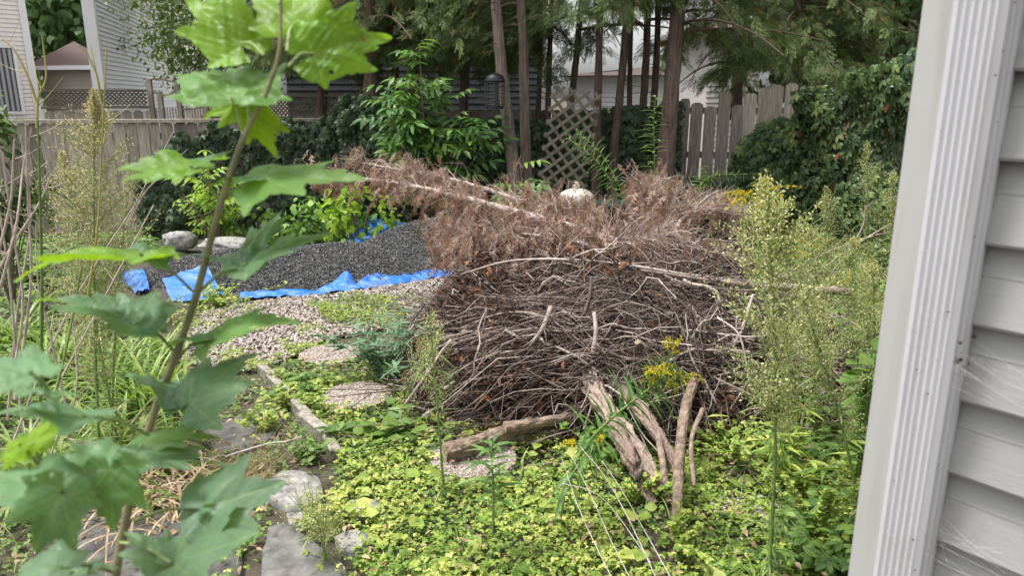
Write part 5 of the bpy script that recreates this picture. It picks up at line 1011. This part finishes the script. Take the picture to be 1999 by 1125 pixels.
def horseweed(label, base, top, d, hgt_frac=.62, rad=.16, nb=70, seed=0, buds=3200, lean=0., mat=M_HWBUD, name='horseweed', leafn=90, d2=None, group='tall horseweeds with tiny pale buds', start=.38, bs=(.005, .011), leafl=(.05, .11), cy=False):
    b = G(*base) if d is None else W(*base, d) * A([1, 1, 0]); t_ = W(*top, (b[1] if d2 is None else d2)); r = thing(name, label, 'weed', tuple(b), 0, group); t_ = t_ - b; L = np.linalg.norm(t_)
    P = curve([A([0, 0, -.02]), t_ * A([.3, .3, .36]) + A([lean, 0, 0]), t_ * A([.65, .65, .7]) + A([lean, 0, 0]), t_], 24); part('stem', MB().tubes(P[None], np.linspace(.0075, .0022, 24)[None], 6, .4), M_STEM, r)
    def at(tt): ii = tt * 23; i0 = np.minimum(ii.astype(int), 22); u = (ii - i0)[:, None]; return P[i0] * (1 - u) + P[i0 + 1] * u
    tt = start + (.99 - start) * U(0, 1, nb) ** .9; o = at(tt); dd = nrm(rdir(nb, -.1, .7) + A([0, 0, .38])); env = np.sin(np.pi * np.clip((tt - start) / (1 - start) * .92 + .14, 0, 1)) ** .7; LB = rad * 1.5 * env * U(.5, 1.1, nb)
    e = o + dd * LB[:, None]; Q = bez(o, (o + e) / 2 + A([0, 0, .02]) * 0, e + A([0, 0, .03]), 6); mb = MB().tubes(Q, .0011, 3, .6)
    m = int(buds * .66); k = rng.integers(0, nb, m); uu = U(.25, 1.05, m); j = np.minimum((uu * 5).astype(int), 5); bb = Q[k, j] + rdir(m) * (.022 * U(.2, 1, m))[:, None] * (1 + env[k] * .3)[:, None]
    mb.tubes(np.stack([Q[k, j], bb], 1)[::2], .0006, 3, .7); part('branches', mb, M_STEM, r)
    part('buds', MB().inst(BUD, bb, nrm(bb - Q[k, j] + A([0, 0, .01])), rdir(m), U(*bs, m), U(0, 1, m)), mat, r)
    n = leafn; tl = U(.05, .8, n); o = at(tl); al = rdir(n, -.1, .5); part('leaves', MB().inst(NARROW, o, al, nrm(A([0, 0, 1.]) + .3 * rdir(n)), U(*leafl, n) * 1.2, U(0, 1, n)), M_HWLEAF, r)
    return r
horseweed('tallest horseweed, standing right before the brush pile', (1500, 1150), (1492, 352), None, rad=.20, nb=150, buds=8000, lean=.02, leafn=120, bs=(.006, .014))
horseweed('horseweed leaning left beside the corner trim', (1690, 1060), (1560, 560), None, rad=.15, nb=80, buds=3200, leafn=80)
horseweed('slender horseweed with its spike against the creeper bank', (1690, 700), (1692, 278), 5.2, rad=.12, nb=80, buds=2400)
horseweed('horseweed spike next to the corner trim top', (1738, 760), (1742, 340), 4.6, rad=.12, nb=80, buds=2600)
horseweed('horseweed spike between goldenrod and creeper bank', (1615, 700), (1612, 368), 5.0, rad=.12, nb=80, buds=2400)
horseweed('bushy horseweed at mid height right of the whips', (1700, 900), (1705, 520), 3.6, rad=.2, nb=110, buds=4200)
horseweed('bushy horseweed touching the white corner trim', (1730, 900), (1735, 610), 3.4, rad=.2, nb=110, buds=4200)
horseweed('horseweed in front of the sawn butt at right', (1585, 900), (1590, 590), 3.6, rad=.18, nb=100, buds=3600)
horseweed('low horseweed before the right end of the pile', (1540, 940), (1535, 640), 3.3, rad=.16, nb=80, buds=2800)
horseweed('horseweed behind the whips with yellowish buds', (1600, 800), (1580, 450), 4.7, rad=.22, nb=110, buds=3800)
horseweed('horseweed at the far right behind the bushy ones', (1670, 800), (1665, 470), 4.3, rad=.2, nb=110, buds=3600)
horseweed('big seeding horseweed on the left with pinkish seed heads', (188, 880), (185, 175), 3.3, rad=.24, nb=190, buds=12000, mat=M_PINKBUD, leafn=200, start=.22, bs=(.005, .012))
horseweed('second seeding horseweed leaning left of the first', (230, 860), (120, 300), 3.5, rad=.20, nb=130, buds=6500, mat=M_PINKBUD, leafn=110, start=.35)
horseweed('thin seeding horseweed right of the tall left one', (215, 860), (255, 330), 3.6, rad=.12, nb=80, buds=2600, mat=M_PINKBUD, leafn=90, start=.35)
horseweed('slim horseweed in front of the left side of the pile', (868, 985), (838, 610), None, rad=.09, nb=46, buds=1100, leafn=50)
horseweed('small horseweed near the stick leaning on the stones', (770, 770), (860, 650), 3.9, rad=.1, nb=40, buds=900, leafn=30)
# lying horseweed
o = horseweed('fallen horseweed spike lying across the dark slate', (760, 1170), (545, 935), None, rad=.05, nb=90, buds=2600, leafn=80, d2=G(545, 935)[1], start=.35, group=None)
b = G(760, 1170); e = G(545, 935); 
horseweed('wispy pale grass-like weed in the bottom centre', (640, 1110), (610, 985), None, rad=.1, nb=50, buds=1200, leafn=20, name='wispy_weed', group=None)
# tan wispy grass over the slate
r = thing('panic_grass', 'wispy tan seed grass in front of the slate slab', 'grass', tuple(G(490, 960))); n = 70; a = np.c_[rng.normal(0, .05, (n, 2)), np.zeros(n)]; e = a + np.c_[rng.normal(0, .16, (n, 1)), rng.normal(0, .14, (n, 1)), U(.12, .32, n)]
Q = bez(a, (a + e) / 2 + A([0, 0, .05]), e, 7); part('stalks', MB().tubes(Q, .0007, 3, .5), M_DRYGRASS, r); m = 5000; k = rng.integers(0, n, m); j = rng.integers(3, 7, m); part('seeds', MB().inst(BUD, Q[k, j] + rdir(m) * (.045 * U(0, 1, m))[:, None], rdir(m), rdir(m), U(.0025, .005, m), U(.3, 1, m)), M_DRYGRASS, r)

def goldenrod(label, pts, d, n, lf=(.08, .14), r0=.006, fl=(), mat=M_GOLDLEAF, name='goldenrod', tm=LANCE, cat='wildflower', lo=.2, fls=.05, droop=.3, nfl=900, hi=1., ftint=None, pw=1.):
    P = curve([W(*p, dd) if len(p) == 2 else W(*p) for p, dd in zip(pts, [d] * len(pts))] if True else None, 30); o0 = P[0].copy(); r = thing(name, label, cat, tuple(o0)); P = P - o0
    part('stem', MB().tubes(P[None], np.linspace(r0, r0 * .35, 30)[None], 7, .5), M_STEM, r)
    t = lo + (hi - lo) * np.linspace(0, 1, n) ** pw + U(-.01, .01, n); ii = np.clip(t, 0, 1) * 29; i0 = np.minimum(ii.astype(int), 28); u = (ii - i0)[:, None]; B = P[i0] * (1 - u) + P[i0 + 1] * u; ax = nrm(P[i0 + 1] - P[i0])
    ph = np.arange(n) * 2.4; s1 = nrm(np.cross(ax, A([0, 1., .1]))); s2 = np.cross(ax, s1); rad = np.cos(ph)[:, None] * s1 + np.sin(ph)[:, None] * s2; al = nrm(rad + ax * .7 - A([0, 0, 1]) * droop)
    nn = nrm(ax + A([0, 0, .3]) + .2 * rdir(n)); sz = U(*lf, n) * (1 - .45 * t ** 3); part('leaves', MB().inst(tm, B, al, nn, sz, np.clip(rng.normal(.5, .22, n), 0, 1)), mat, r)
    if fl:
        mb = MB(); st = MB()
        for (fx, fy, fd, w_, h_) in fl:
            c = W(fx, fy, fd) - o0; tip = P[min(29, int(29 * .93))]
            nb = 9; e = c + np.c_[rng.normal(0, w_, (nb, 1)), rng.normal(0, w_ * .8, (nb, 1)), rng.normal(0, h_, (nb, 1))]; s = np.tile(tip * .4 + c * .6 - A([0, 0, h_ * .6]), (nb, 1)); Q = bez(s, (s + e) / 2 + A([0, 0, .03]), e, 8); st.tubes(Q, .0011, 3, .5)
            k = rng.integers(0, nb, nfl // len(fl)); j = rng.integers(3, 8, len(k)); mb.inst(BUD, Q[k, j] + rdir(len(k)) * (.012 * U(0, 1, len(k)))[:, None], nrm(rdir(len(k)) + A([0, 0, .6])), rdir(len(k)), U(.004, .009, len(k)), U(0, 1, len(k)))
        part('flower_stalks', st, M_STEM, r); part('flowers', mb, ftint or M_YELLOW, r)
    return r
goldenrod('bent goldenrod with bright yellow flowers in front of the pile', [(1085, 1000), (1125, 900), (1180, 830), (1260, 765), (1320, 715)], 2.75, 96, (.11, .19), .0085, [(1315, 670, 2.75, .02, .02), (1265, 732, 2.75, .04, .012), (1290, 722, 2.7, .03, .015), (1345, 740, 2.75, .04, .02), (1320, 760, 2.8, .03, .02), (1275, 745, 2.78, .03, .015)], nfl=1500, lo=.25, pw=.55)
goldenrod('young upright goldenrod with a leafy tip in front of the round stone', [(962, 1050), (963, 960), (960, 900), (962, 862)], 2.55, 30, (.08, .15), .006, lo=.25)
goldenrod('wilted goldenrod stalk with yellowing leaves at the bent one\'s foot', [(1095, 1010), (1110, 940), (1150, 880), (1160, 850)], 2.7, 30, (.07, .14), .005, lo=.2, droop=1.2)
goldenrod('tall narrow-leaved goldenrod before the thick cedar', [(1275, 440), (1278, 330), (1276, 250), (1280, 185)], 6.6, 80, (.09, .19), .006, lo=.1, mat=M_HWLEAF)
goldenrod('arching leafy weed bending right in front of the lattice', [(1215, 420), (1190, 350), (1150, 300), (1105, 268)], 6.6, 60, (.09, .16), .006, lo=.1, mat=M_GOLDLEAF)
goldenrod('second arching weed drooping toward the lattice', [(1225, 420), (1205, 355), (1165, 290), (1125, 258)], 6.8, 60, (.09, .16), .006, lo=.1, mat=M_GOLDLEAF)
goldenrod('leafy weed arching right above the dark bin', [(1365, 440), (1362, 380), (1385, 345), (1450, 340)], 6.2, 60, (.08, .14), .005, lo=.1, mat=M_HWLEAF)
goldenrod('upright leafy weed left of the bin', [(1368, 440), (1366, 380), (1370, 325)], 6.3, 44, (.08, .15), .005, lo=.1, mat=M_GOLDLEAF)
goldenrod('faded goldenrod with drooping yellow plumes behind the tallest horseweed', [(1475, 620), (1480, 500), (1478, 400), (1475, 350)], 4.2, 40, (.06, .1), .006, [(1475, 370, 4.2, .12, .04), (1460, 390, 4.2, .13, .04), (1490, 400, 4.2, .1, .05)], nfl=2200, mat=M_HWLEAF)
goldenrod('yellow goldenrod patch between the bare whips', [(1600, 620), (1595, 540), (1590, 480)], 5.2, 40, (.07, .12), .005, [(1600, 480, 5.2, .12, .05), (1570, 500, 5.2, .15, .04), (1560, 470, 5.3, .1, .05)], nfl=2600)
goldenrod('bright yellow goldenrod beside the sawn butt', [(1665, 680), (1668, 600), (1670, 560)], 4.6, 40, (.07, .12), .005, [(1665, 560, 4.6, .08, .05), (1690, 590, 4.6, .08, .05), (1655, 545, 4.6, .06, .04)], nfl=2600)
goldenrod('small goldenrod with a yellow tuft low by the pinkish trunk', [(1150, 905), (1160, 880), (1166, 865)], 3.1, 12, (.04, .07), .004, [(1168, 862, 3.1, .02, .015), (1105, 868, 3.1, .02, .012)], nfl=500)
def leafy(label, px, py, h, spr, n, mat, tm, s, name, cat='weed', ns=7, d=None, up=.2):
    p = G(px, py) if d is None else W(px, py, d) * A([1, 1, 0]); r = thing(name, label, cat, tuple(p)); e = np.c_[rng.normal(0, spr * .5, (ns, 2)), U(.6, 1, ns) * h]; Q = bez(np.zeros((ns, 3)), e * A([.4, .4, .6]), e, 10); part('stems', MB().tubes(Q, np.linspace(.004, .0015, 10)[None] * np.ones((ns, 1)), 5, .4), M_STEM, r)
    k = rng.integers(0, ns, n); j = rng.integers(1, 10, n); al = nrm(rdir(n, -.2, .5) + A([0, 0, up])); part('leaves', MB().inst(tm, Q[k, j], al, nrm(A([0, -.2, 1.]) + .4 * rdir(n)), U(*s, n), np.clip(rng.normal(.5, .25, n), 0, 1)), mat, r); return r
leafy('bluish-green feathery weed between the stepping stones and pile', 755, 745, .42, .40, 700, M_BLUEGR, LANCE, (.06, .13), 'feathery_weed', ns=22)
leafy('broad-leaved weed at the right of the feathery weed', 800, 745, .2, .2, 60, M_COVER2, BROAD, (.05, .08), 'broadleaf_weed')
leafy('broad-leaved weed beside the corner trim at mid height', 1680, 900, .75, .14, 50, M_COVER2, BROAD, (.07, .12), 'broadleaf_weed', d=3.2)
leafy('leafy yellow-green plant at the bottom right by the trim', 1590, 1060, .34, .36, 620, M_COVER, TRI, (.025, .05), 'bushy_weed')
leafy('dark palmate-leaved plant at the lower right corner of the bed', 1600, 1100, .16, .3, 120, M_COVER2, CREEP, (.07, .12), 'palmate_weed', ns=16)
leafy('tangled yellowish weed under the tallest horseweed', 1540, 960, .42, .3, 260, M_COVER, LANCE, (.06, .11), 'tangled_weed', ns=14)
leafy('bushy light green weed at the right foot of the pile', 1430, 900, .24, .36, 620, M_COVER, TRI, (.02, .042), 'bushy_weed', ns=20)
leafy('strawberry-leaved clump around the foot of the pinkish trunk', 1250, 985, .16, .24, 420, M_COVER, TRI, (.022, .045), 'leafy_clump', ns=16)
leafy('strawberry-leaved clump hiding the foot of the speckled branch', 1330, 1075, .15, .2, 320, M_COVER, TRI, (.022, .045), 'leafy_clump', ns=14)
leafy('darker leafy clump between the sawn log and pinkish trunk', 1175, 900, .18, .22, 300, M_COVER2, BROAD, (.025, .05), 'leafy_clump', ns=14)
leafy('leafy clump right of the speckled branch before the pile', 1400, 880, .22, .26, 420, M_COVER, TRI, (.022, .045), 'leafy_clump', ns=16)
leafy('low bushy weed beside the edging blocks', 560, 800, .14, .2, 220, M_COVER, LEAF, (.03, .05), 'low_weed', ns=14)
leafy('low bushy weed left of the squarish edging block', 520, 850, .16, .16, 180, M_COVER, LEAF, (.03, .05), 'low_weed', ns=14)
leafy('small bushy weed between slate and pale flat stone', 600, 905, .14, .16, 180, M_COVER2, LEAF, (.03, .05), 'low_weed', ns=14)
leafy('drooping wide-leaved plant at the left of the pebble path', 600, 760, .12, .3, 200, M_COVER2, LEAF, (.04, .07), 'low_weed', ns=14)
leafy('large-leaved weed in the centre of the strawberry patch', 740, 860, .14, .3, 90, M_COVER2, BROAD, (.07, .11), 'broadleaf_weed', ns=12)
leafy('pale leafy weed beside the tarp corner', 430, 600, .22, .35, 260, M_COVER, LEAF, (.04, .06), 'low_weed', ns=16)
leafy('leafy weed behind the far left dry stalks', 60, 560, .55, .6, 360, M_COVER2, LEAF, (.07, .12), 'rough_weed', ns=20)
leafy('climbing leafy weed in front of the log pile base', 1120, 870, .16, .12, 40, M_COVER2, BROAD, (.05, .07), 'broadleaf_weed')
# stalks
def stalks(label, lst, mat, r, name, cat='dry stalk', tint=.6, tw=0):
    P = [curve([W(*p) for p in pts], 14) for pts in lst]; o0 = P[0][0].copy(); rt = thing(name, label, cat, tuple(o0)); part('stalks', MB().tubes(A(P) - o0, np.linspace(1, .45, 14)[None] * r, 6, tint), mat, rt)
    if tw:
        k = rng.integers(0, len(P), tw); j = rng.integers(3, 14, tw); b = A([P[a][c] for a, c in zip(k, j)]) - o0; d = rdir(tw, .1, 1) * .11; part('side_twigs', MB().tubes(bez(b, b + d * .5, b + d + A([0, 0, .02]), 5), np.linspace(1, .5, 5)[None] * r * .35, 4, tint), mat, rt)
    return rt
stalks('bundle of bare tan stalks at the left edge', [[(20, 760, 2.8), (45, 600, 2.8), (25, 450, 2.8), (5, 300, 2.8)], [(30, 780, 2.7), (60, 560, 2.7), (55, 400, 2.7), (50, 240, 2.7)], [(-10, 600, 2.6), (30, 450, 2.6), (45, 330, 2.7), (62, 250, 2.7)], [(-20, 560, 2.6), (30, 470, 2.6), (75, 400, 2.6), (100, 340, 2.6)], [(40, 800, 2.9), (20, 560, 2.9), (0, 420, 2.9), (-12, 330, 2.9)],
        [(15, 820, 3), (35, 600, 3), (60, 430, 3), (40, 260, 3)], [(-10, 520, 2.7), (20, 400, 2.7), (25, 330, 2.7), (28, 270, 2.7)]], M_TWIGP, .0055, 'dry_stalks', tw=26)
stalks('pale dry stalks leaning right from the left bed', [[(20, 880, 2.6), (90, 700, 2.7), (160, 560, 2.8), (270, 390, 2.9)], [(30, 900, 2.6), (130, 720, 2.7), (215, 560, 2.8), (300, 400, 2.9), ][:4], [(60, 1000, 2.4), (110, 860, 2.5), (150, 760, 2.5), (135, 560, 2.6)], [(130, 800, 2.6), (95, 640, 2.6), (75, 560, 2.6), (70, 430, 2.6)]], M_TWIGP, .0045, 'dry_stalks', tw=10)
stalks('thin forked bare stick rising right of the seeding horseweed', [[(200, 610, 4.), (235, 470, 4.), (290, 350, 4.), (340, 255, 4.)], [(250, 440, 4.), (280, 380, 4.), (315, 340, 4.), (345, 295, 4.)]], M_TWIGP, .006, 'forked_stick', tw=6)
stalks('dark green cane standing upright at the left', [[(78, 800, 2.4), (82, 600, 2.4), (80, 450, 2.4), (74, 235, 2.4)]], M_CANE, .0062, 'green_cane', 'cane', .1)
stalks('yellow budding cane rising from the dark green one', [[(72, 250, 2.4), (75, 190, 2.4), (90, 150, 2.4), (82, 70, 2.4)], [(72, 200, 2.4), (55, 150, 2.4), (30, 100, 2.4), (5, 75, 2.4)]], M_CANE, .004, 'budding_cane', 'cane', .9, 6)
stalks('orange-green cane with a leafy tip before the hip roof', [[(165, 620, 2.6), (190, 450, 2.6), (198, 300, 2.6), (208, 95, 2.6)], [(198, 200, 2.6), (190, 150, 2.6), (178, 120, 2.6), (166, 92, 2.6)]], M_CANE, .0042, 'orange_cane', 'cane', .85, 8)
stalks('slanting green cane low among the daylilies', [[(100, 800, 2.3), (125, 700, 2.35), (145, 600, 2.4), (160, 520, 2.4)]], M_CANE, .0052, 'green_cane', 'cane', .3)
stalks('bunch of pale dry straws fallen in front of the pinkish trunk', [[(1290, 1150, 2.2), (1230, 1020, 2.35), (1180, 930, 2.45), (1130, 870, 2.55)], [(1240, 1150, 2.2), (1190, 1050, 2.3), (1150, 960, 2.4), (1110, 880, 2.5)], [(1205, 1150, 2.2), (1160, 1060, 2.3), (1125, 980, 2.4), (1095, 890, 2.5)], [(1310, 1130, 2.25), (1260, 1040, 2.35), (1215, 960, 2.4), (1175, 900, 2.5)], [(1270, 1100, 2.3), (1200, 1000, 2.4), (1155, 960, 2.4), (1100, 945, 2.45)]], M_TWIGP, .0022, 'dry_straws', tint=.9)
fx = thing('foxtail_grass', 'single fuzzy foxtail seed head by the maple stem', 'grass', tuple(W(290, 1060, 1.9))); c = W(293, 1000, 1.9) - W(290, 1060, 1.9); part('stalk', MB().tubes([[A([0, 0, -.3]), c]], .0012, 4, .6), M_STEM, fx); m = 500; tz = U(0, 1, m); pp = c + np.stack([0 * tz, 0 * tz, tz * .06], -1); dd = nrm(rdir(m) + A([0, 0, .5])); part('seed_head', MB().inst(BUD, pp, dd, rdir(m), U(.006, .012, m), U(0, 1, m)), M_HWBUD, fx)

# ------------------------------------------------------------------ foreground maple sapling
def maple_leaf(seed, curl=.25, wave=.05):
    r = np.random.default_rng(seed)
    lobes = [(0, 1.0, .24), (.74, .88, .22), (-.74, .88, .22), (1.6, .62, .24), (-1.6, .62, .24)]
    NT, NR = 181, 34; a = np.linspace(-2.75, 2.75, NT); R = np.full(NT, .3)
    for (c, l, w_) in lobes:
        c = c + r.uniform(-.04, .04); l = l * r.uniform(.92, 1.06); dlt = np.abs(a - c); R = np.maximum(R, l * np.clip(1 - (dlt / .52) ** 1.25, 0, 1)); 
        for s in (-1, 1):
            off_ = r.uniform(.19, .27); dl = np.abs(a - (c + s * off_)); R = np.maximum(R, l * r.uniform(.72, .80) * np.clip(1 - (dl / .42) ** 1.5, 0, 1))
    R = np.maximum(R, np.interp(np.abs(a), [0, 1.2, 1.9, 2.5, 2.75], [.56, .52, .44, .30, .12]))
    rr = np.linspace(0, 1, NR) ** .9; X_ = rr[:, None] * R[None] * np.sin(a)[None]; Y_ = rr[:, None] * R[None] * np.cos(a)[None]
    rad = rr[:, None] * R[None]; fold = 0; ves = np.zeros_like(rad)
    for (c, l, w_) in lobes:
        dist = np.abs(np.sin(a - c))[None] * rad; ok = (np.cos(a - c) > .2)[None]
        ves = np.maximum(ves, ok * np.clip(1 - dist / (.016 * (1.1 - .6 * rad)), 0, 1))
        al_ = np.cos(a - c)[None] * rad; q = np.abs(((al_ - dist * 1.1) * 7.5) % 1 - .5) * 2; ves = np.maximum(ves, .45 * ok * np.clip((np.abs(a - c) < .42)[None] * (q - .86) / .14, 0, 1))
    Z = .12 * rad * np.abs(np.sin((a)[None] * 2.0)) + wave * fbm(np.stack([X_, Y_], -1), 3, 3, seed) - curl * rad ** 2 * (1 + .5 * np.sin(a * 2 + r.uniform(0, 6)))[None] * .8
    v = np.stack([X_, Y_, Z], -1).reshape(-1, 3); i = (np.arange(NR - 1)[:, None] * NT + np.arange(NT - 1)[None]).ravel(); ff = np.stack([i, i + 1, i + NT + 1, i + NT], -1); q_ = v[ff[:, 0], :2]; hole = np.zeros(len(ff), bool)
    for _h in range(r.integers(0, 5)):
        c_ = q_[r.integers(len(q_) // 2, len(q_))]; hole |= (np.hypot(*(q_ - c_).T) < r.uniform(.012, .04)) & (np.hypot(*q_.T) > .25)
    return v, ff[~hole], ves.ravel()
sap = thing('maple_sapling', 'maple sapling with big lobed leaves close to the camera at left', 'sapling', tuple(W(215, 1180, .78)))
so = A(sap.location); D0 = .82
stem_px = [(205, 1250), (225, 1125), (247, 1010), (275, 895), (303, 800), (345, 690), (385, 570), (430, 400), (475, 270), (520, 180), (545, 100), (548, 20), (550, -60)]
P = curve([W(x, y, D0 - .06 + .06 * k / 12) for k, (x, y) in enumerate(stem_px)], 80) - so
mbs = MB().tubes(P[None], np.interp(np.linspace(0, 1, 80), [0, .55, .8, 1], [.0054, .0040, .0022, .0012])[None] * (1 + .12 * (np.abs(fbm(np.arange(80)[:, None] * A([[1., 0.]]), .6, 2)) > .8))[None], 12, .5); part('stem', mbs, M_MSTEM, sap)
low = P[0] + so; part('lower_stem', MB().tubes([curve([A([low[0] - .03, low[1] + .02, 0.]), low * A([1, 1, .5]) + A([-.01, .01, 0]), low], 12) - so], .0078, 10, .5), M_MSTEM, sap)
# base px, tip px, d, depth change of tip, roll, scale, width factor, tint, petiole start
ML = [((470, 84), (352, -25), .84, .02, 25, 1., .9, .8, (515, 108)), ((570, 50), (572, -75), .86, .05, 5, 1., .95, .85, (560, 100)), ((612, 104), (778, 52), .84, .03, 15, 1., .75, .7, (562, 130)),
      ((452, 190), (458, 92), .80, .10, 10, 1., .95, .5, (470, 250)), ((488, 214), (545, 306), .86, -.02, 10, 1.02, .7, 1., (485, 250)), ((482, 200), (390, 222), .88, .0, 40, 1., .6, .85, (487, 240)),
      ((372, 325), (214, 310), .78, .0, 62, 1.1, .9, .7, (428, 395)), ((372, 322), (440, 285), .82, .06, 60, 1., .8, .3, (428, 395)), ((515, 352), (697, 325), .80, -.02, 58, 1., 1., .55, (430, 395)), ((515, 350), (440, 328), .8, .05, 65, 1., .8, .4, (430, 395)),
      ((275, 498), (2, 498), .72, -.03, 70, 1., .65, .75, (380, 572)), ((275, 498), (360, 470), .74, .08, 50, 1., .8, .1, (380, 572)), ((482, 515), (640, 452), .78, .02, 66, 1., .9, .3, (386, 572)), ((480, 515), (400, 480), .78, .04, 55, 1., .8, .1, (386, 572)), ((482, 512), (545, 405), .8, .08, 55, 1., .5, .25, (386, 572)),
      ((270, 632), (76, 560), .74, .0, 60, 1., .7, .15, (345, 692)), ((270, 632), (305, 545), .74, .06, 20, 1., .85, .1, (345, 692)), ((412, 664), (560, 572), .76, -.02, 62, 1., .6, .5, (348, 698)), ((412, 664), (320, 650), .76, .03, 70, 1., .6, .4, (348, 698)),
      ((370, 788), (480, 668), .72, .05, 35, 1., .95, .05, (322, 760)), ((370, 788), (265, 700), .74, .08, 50, 1., .6, .05, (322, 760)), ((395, 994), (560, 935), .66, .02, 28, 1., 1., .0, (262, 1018)), ((395, 994), (330, 1010), .66, .02, 40, 1., .6, .0, (262, 1018)),
      ((335, 1100), (500, 1030), .62, -.02, 45, 1., .9, .1, (235, 1060)), ((335, 1102), (240, 1030), .64, .03, 30, 1., .8, .05, (235, 1060)),
      ((285, 868), (430, 825), .72, .0, 60, 1., .6, .45, (288, 858)), ((270, 896), (458, 900), .68, .02, 50, 1., .6, .15, (282, 870)), ((215, 915), (215, 1045), .60, -.03, 10, 1., .9, .35, (275, 895)), ((215, 915), (130, 850), .62, .03, 30, 1., .7, .2, (275, 895)),
      ((120, 962), (45, 1100), .50, -.02, 10, 1., .9, .3, (240, 985)), ((110, 960), (-30, 900), .52, .02, 30, 1., .9, .2, (240, 985)), ((165, 815), (-20, 795), .56, .0, 62, 1., .8, .1, (290, 850)), ((60, 870), (150, 812), .58, .0, 45, .8, .7, 1., (110, 960)), ((40, 870), (-20, 905), .55, .0, 40, .8, .8, 1., (110, 960)),
      ((60, 730), (-40, 690), .5, .02, 40, 1., .9, .2, (120, 800)), ((60, 760), (170, 770), .55, 0, 65, 1., .6, .3, (120, 800)), ((120, 1110), (30, 1080), .55, .02, 30, 1.1, .9, .0, (225, 1120)), ((140, 1120), (230, 1090), .6, .02, 50, .8, .8, .05, (225, 1120))]
for k, (b, tp, d, dd, roll, s, wf, tn, pet) in enumerate(ML):
    v, f, ves = maple_leaf(k, U(.10, .38), .05); B = W(*b, d) ; T = W(*tp, d + dd); al = T - B; L = np.linalg.norm(al); y = al / L; toc = nrm(A([0, 0, H]) - B)
    z0 = nrm(toc - (toc @ y) * y); x0 = np.cross(y, z0); ro = math.radians(roll * 1.15); 
    z = z0 * math.cos(ro) + x0 * math.sin(ro) * (1 if abs(x0[2]) < 1e-6 else np.sign(x0[2])); 
    if z[2] < 0 and roll > 20: z = z0 * math.cos(ro) - x0 * math.sin(ro) * np.sign(x0[2])
    x = np.cross(y, z); V = B + (v[:, :1] * L * wf * (.86 if roll > 40 else .92)) * x + (v[:, 1:2] * L) * y + (v[:, 2:3] * L) * z - so
    mb = MB().add(V, [f], tn); mb.vein = ves * .55; lf = part('leaf', mb, M_MAPLE, sap)
    ps = W(*pet, (d + .8) / 2 if d < .7 else D0 - .02) - so; bb = B - so; part('petiole', MB().tubes([curve([ps, (ps + bb) / 2 + A([0, 0, .006]), bb], 10)], .0016, 8, .6), M_STEM, lf)
